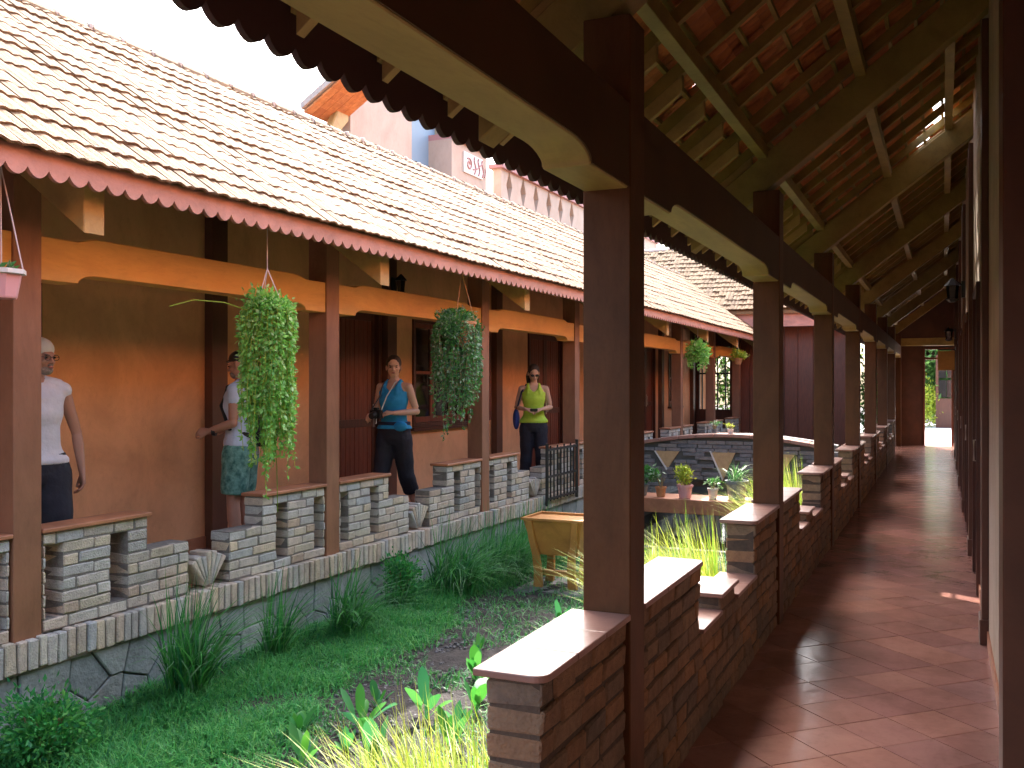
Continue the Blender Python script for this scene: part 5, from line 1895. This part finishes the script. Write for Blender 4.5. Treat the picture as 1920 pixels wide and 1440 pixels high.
for sx in (-1, 1):
    gl.tube([h(sx * (.032 + .022 * math.cos(a)), -.098, .004 + .017 * math.sin(a)) for a in np.linspace(0, 2 * PI, 13)], .0022 * s, 5)
    gl.tube([h(sx * .055, -.096, .008), h(sx * .078, -.02, .008), h(sx * .079, .02, .004)], .0022 * s, 5)
gl.tube([h(-.010, -.100, .008), h(.010, -.100, .008)], .0022 * s, 5)
gl.build('glasses', M['camera'], t)

# --- man with backpack behind the trailing plant, seen from the side facing left
arms = {1: ((.23, .01, 1.13), (.20, -.20, 1.06), (-.15, -1, .0), (-.6, .1, -.5), .7), -1: ((-.235, .02, 1.13), (-.20, -.19, 1.07), (.25, -1, .0), (.6, .1, -.5), .7)}
ST = {1: [(.09, 0, .88), (.11, -.03, .47), (.12, .0, .08)], -1: [(-.09, 0, .88), (-.10, -.02, .47), (-.11, .06, .08)]}
t, q, h, Rh, s, f, L_, info, tor = person((-5.28, 6.30, LF), R(-68), 1.70, 'man with a black backpack and green patterned shorts, partly hidden by the trailing plant', M['skin2'], False, R(-12), R(12), arms, ST)
shirt(t, q, s, f, tor, M['shirt_p'], .86, 1.445, 'shirt', False, sleeves={**info, 'long': True}, pad=.026)
trousers(t, q, s, L_, M['shorts_g'], .50, 'shorts', .99, .03, .02)
g = G(); g.blob(h(0, .016, .058), (.082 * s, .098 * s, .066 * s), 18, 12, Rh); g.loft([(h(0, -.06, .042), Rh @ Vector((.07 * s, 0, 0)), Rh @ Vector((0, .05 * s, .004 * s))), (h(0, -.062, .052), Rh @ Vector((.068 * s, 0, 0)), Rh @ Vector((0, .05 * s, .004 * s)))], 14)
fuse(g, 'cap', M['camera'], t, .007, 1)
g = G(); g.blob(h(0, -.052, -.07), (.048 * s, .046 * s, .038 * s), 12, 8, Rh)
fuse(g, 'beard', M['hair_g'], t, .007, 1)
g = G().loft([(q(0, y_, z_), Vector((a * s, 0, 0)), Vector((0, b * s, 0))) for z_, y_, a, b in ((.93, .19, .10, .06), (.97, .20, .145, .095), (1.10, .205, .155, .11), (1.28, .19, .15, .095), (1.38, .165, .12, .06), (1.41, .15, .06, .03))], 20)
fuse(g, 'backpack', M['blackbag'], t, .010, 2)
for sx in (-1, 1):
    G().tube([q(sx * .09, .12, 1.38), q(sx * .095, .03, 1.475), q(sx * .10, -.08, 1.42), q(sx * .115, -.125, 1.27), q(sx * .15, -.05, 1.08), q(sx * .12, .12, 1.02)], .017 * s, 8).build('strap', M['blackbag'], t, smooth=True)
w = info[1][2]
G().tube([w + Vector((0, .03 * s, 0)), w + Vector((0, .06 * s, .0))], .036 * s, 12).build('wristwatch', M['camera'], t)
w = info[-1][2]
G().tube([w + Vector((0, .03 * s, 0)), w + Vector((0, .06 * s, .0))], .036 * s, 12).build('wristwatch', M['camera'], t)

# --- woman in a blue tank top walking, holding a camera
arms = {1: ((.235, .06, 1.14), (.10, -.19, 1.13), (-1, -.35, .15), (.2, .3, -1), .9), -1: ((-.235, .03, 1.13), (-.17, -.20, 1.08), (.1, -1, .1), (.9, .2, -.3), .9)}
WW = {1: [(.09, 0, .86), (.11, .06, .47), (.12, .27, .12)], -1: [(-.09, 0, .86), (-.10, -.10, .48), (-.10, -.14, .08)]}
t, q, h, Rh, s, f, L_, info, tor = person((-5.28, 8.72, LF), R(2), 1.72, 'woman in bright blue tank top and black capri trousers holding a camera', M['skin'], True, R(28), R(2), arms, WW, .0)
shirt(t, q, s, f, tor, M['shirt_b'], .96, 1.36, 'tank_top')
trousers(t, q, s, L_, M['pants'], .27, 'trousers', 1.02, .016, .02)
hair_cap(t, h, Rh, s, M['hair_d'], 0, True)
g = G().loft([(q(0, 0, z_), Vector((.183 * s, 0, 0)), Vector((0, .133 * s, 0))) for z_ in (1.0, 1.035)], 24)
fuse(g, 'belt', M['navy'], t, .008, 1)
g = G(); g.blob(q(.13, -.10, .99), (.085 * s, .045 * s, .055 * s), 14, 8)
fuse(g, 'waist_pouch', M['shirt_b'], t, .008, 2)
cpos = q(-.06, -.27, 1.12)
cg = G().box(cpos.x - .065, cpos.y - .03, cpos.z - .045, cpos.x + .065, cpos.y + .03, cpos.z + .045).box(cpos.x - .025, cpos.y - .028, cpos.z + .046, cpos.x + .025, cpos.y + .028, cpos.z + .068)
cam_part = cg.build('camera_body', M['camera'], t, bevel=.008)
G().tube([cpos + Vector((0, -.03, 0)), cpos + Vector((0, -.10, -.02))], [.036, .032], 14).build('lens', M['camera'], t)
G().tube([q(-.09, .02, 1.475), q(-.085, -.09, 1.42), q(-.08, -.16, 1.30), cpos + Vector((-.06, 0, .04))], .007, 6).build('camera_strap', M['camera'], t)
G().tube([q(.05, .03, 1.485), q(.045, -.07, 1.44), q(.0, -.16, 1.30), cpos + Vector((.06, 0, .04))], .007, 6).build('camera_strap', M['cloth_g'], t)

# --- woman in a lime top looking down at something in her hands
arms = {1: ((.235, .05, 1.14), (.11, -.19, 1.12), (-1, -.3, -.05), (0, .2, -1), .9), -1: ((-.235, .05, 1.14), (-.11, -.19, 1.12), (1, -.3, -.05), (0, .2, -1), .9)}
ST2 = {1: [(.09, 0, .86), (.105, -.03, .47), (.11, .02, .08)], -1: [(-.09, 0, .86), (-.10, .0, .47), (-.13, .04, .08)]}
t, q, h, Rh, s, f, L_, info, tor = person((-5.05, 11.95, LF), R(24), 1.68, 'woman in lime top and sunglasses looking down at her hands by the far door', M['skin'], True, R(10), R(20), arms, ST2)
shirt(t, q, s, f, tor, M['shirt_y'], .93, 1.36, 'top')
trousers(t, q, s, L_, M['pants'], .12, 'trousers', 1.0, .014, .016)
hair_cap(t, h, Rh, s, M['hair_d'], .09, False)
sg_ = G()
for sx in (-1, 1): sg_.blob(h(sx * .030, -.090, .006), (.028 * s, .012 * s, .018 * s), 12, 8, Rh)
sg_.tube([h(-.075, -.03, .012), h(-.05, -.088, .012), h(.05, -.088, .012), h(.075, -.03, .012)], .004 * s, 6)
sg_.build('sunglasses', M['camera'], t, smooth=True)
g = G(); c_ = q(-.24, .04, .98); g.blob(c_, (.05 * s, .11 * s, .15 * s), 14, 10)
fuse(g, 'shoulder_bag', M['bluebag'], t, .010, 2)
G().tube([q(-.10, .0, 1.46), q(-.17, -.05, 1.35), q(-.23, -.02, 1.12)], .012, 6).build('bag_strap', M['navy'], t)
c_ = q(0, -.24, 1.10)
G().box(c_.x - .05, c_.y - .02, c_.z - .01, c_.x + .05, c_.y + .05, c_.z + .03).build('small_camera', M['camera'], t, bevel=.006)
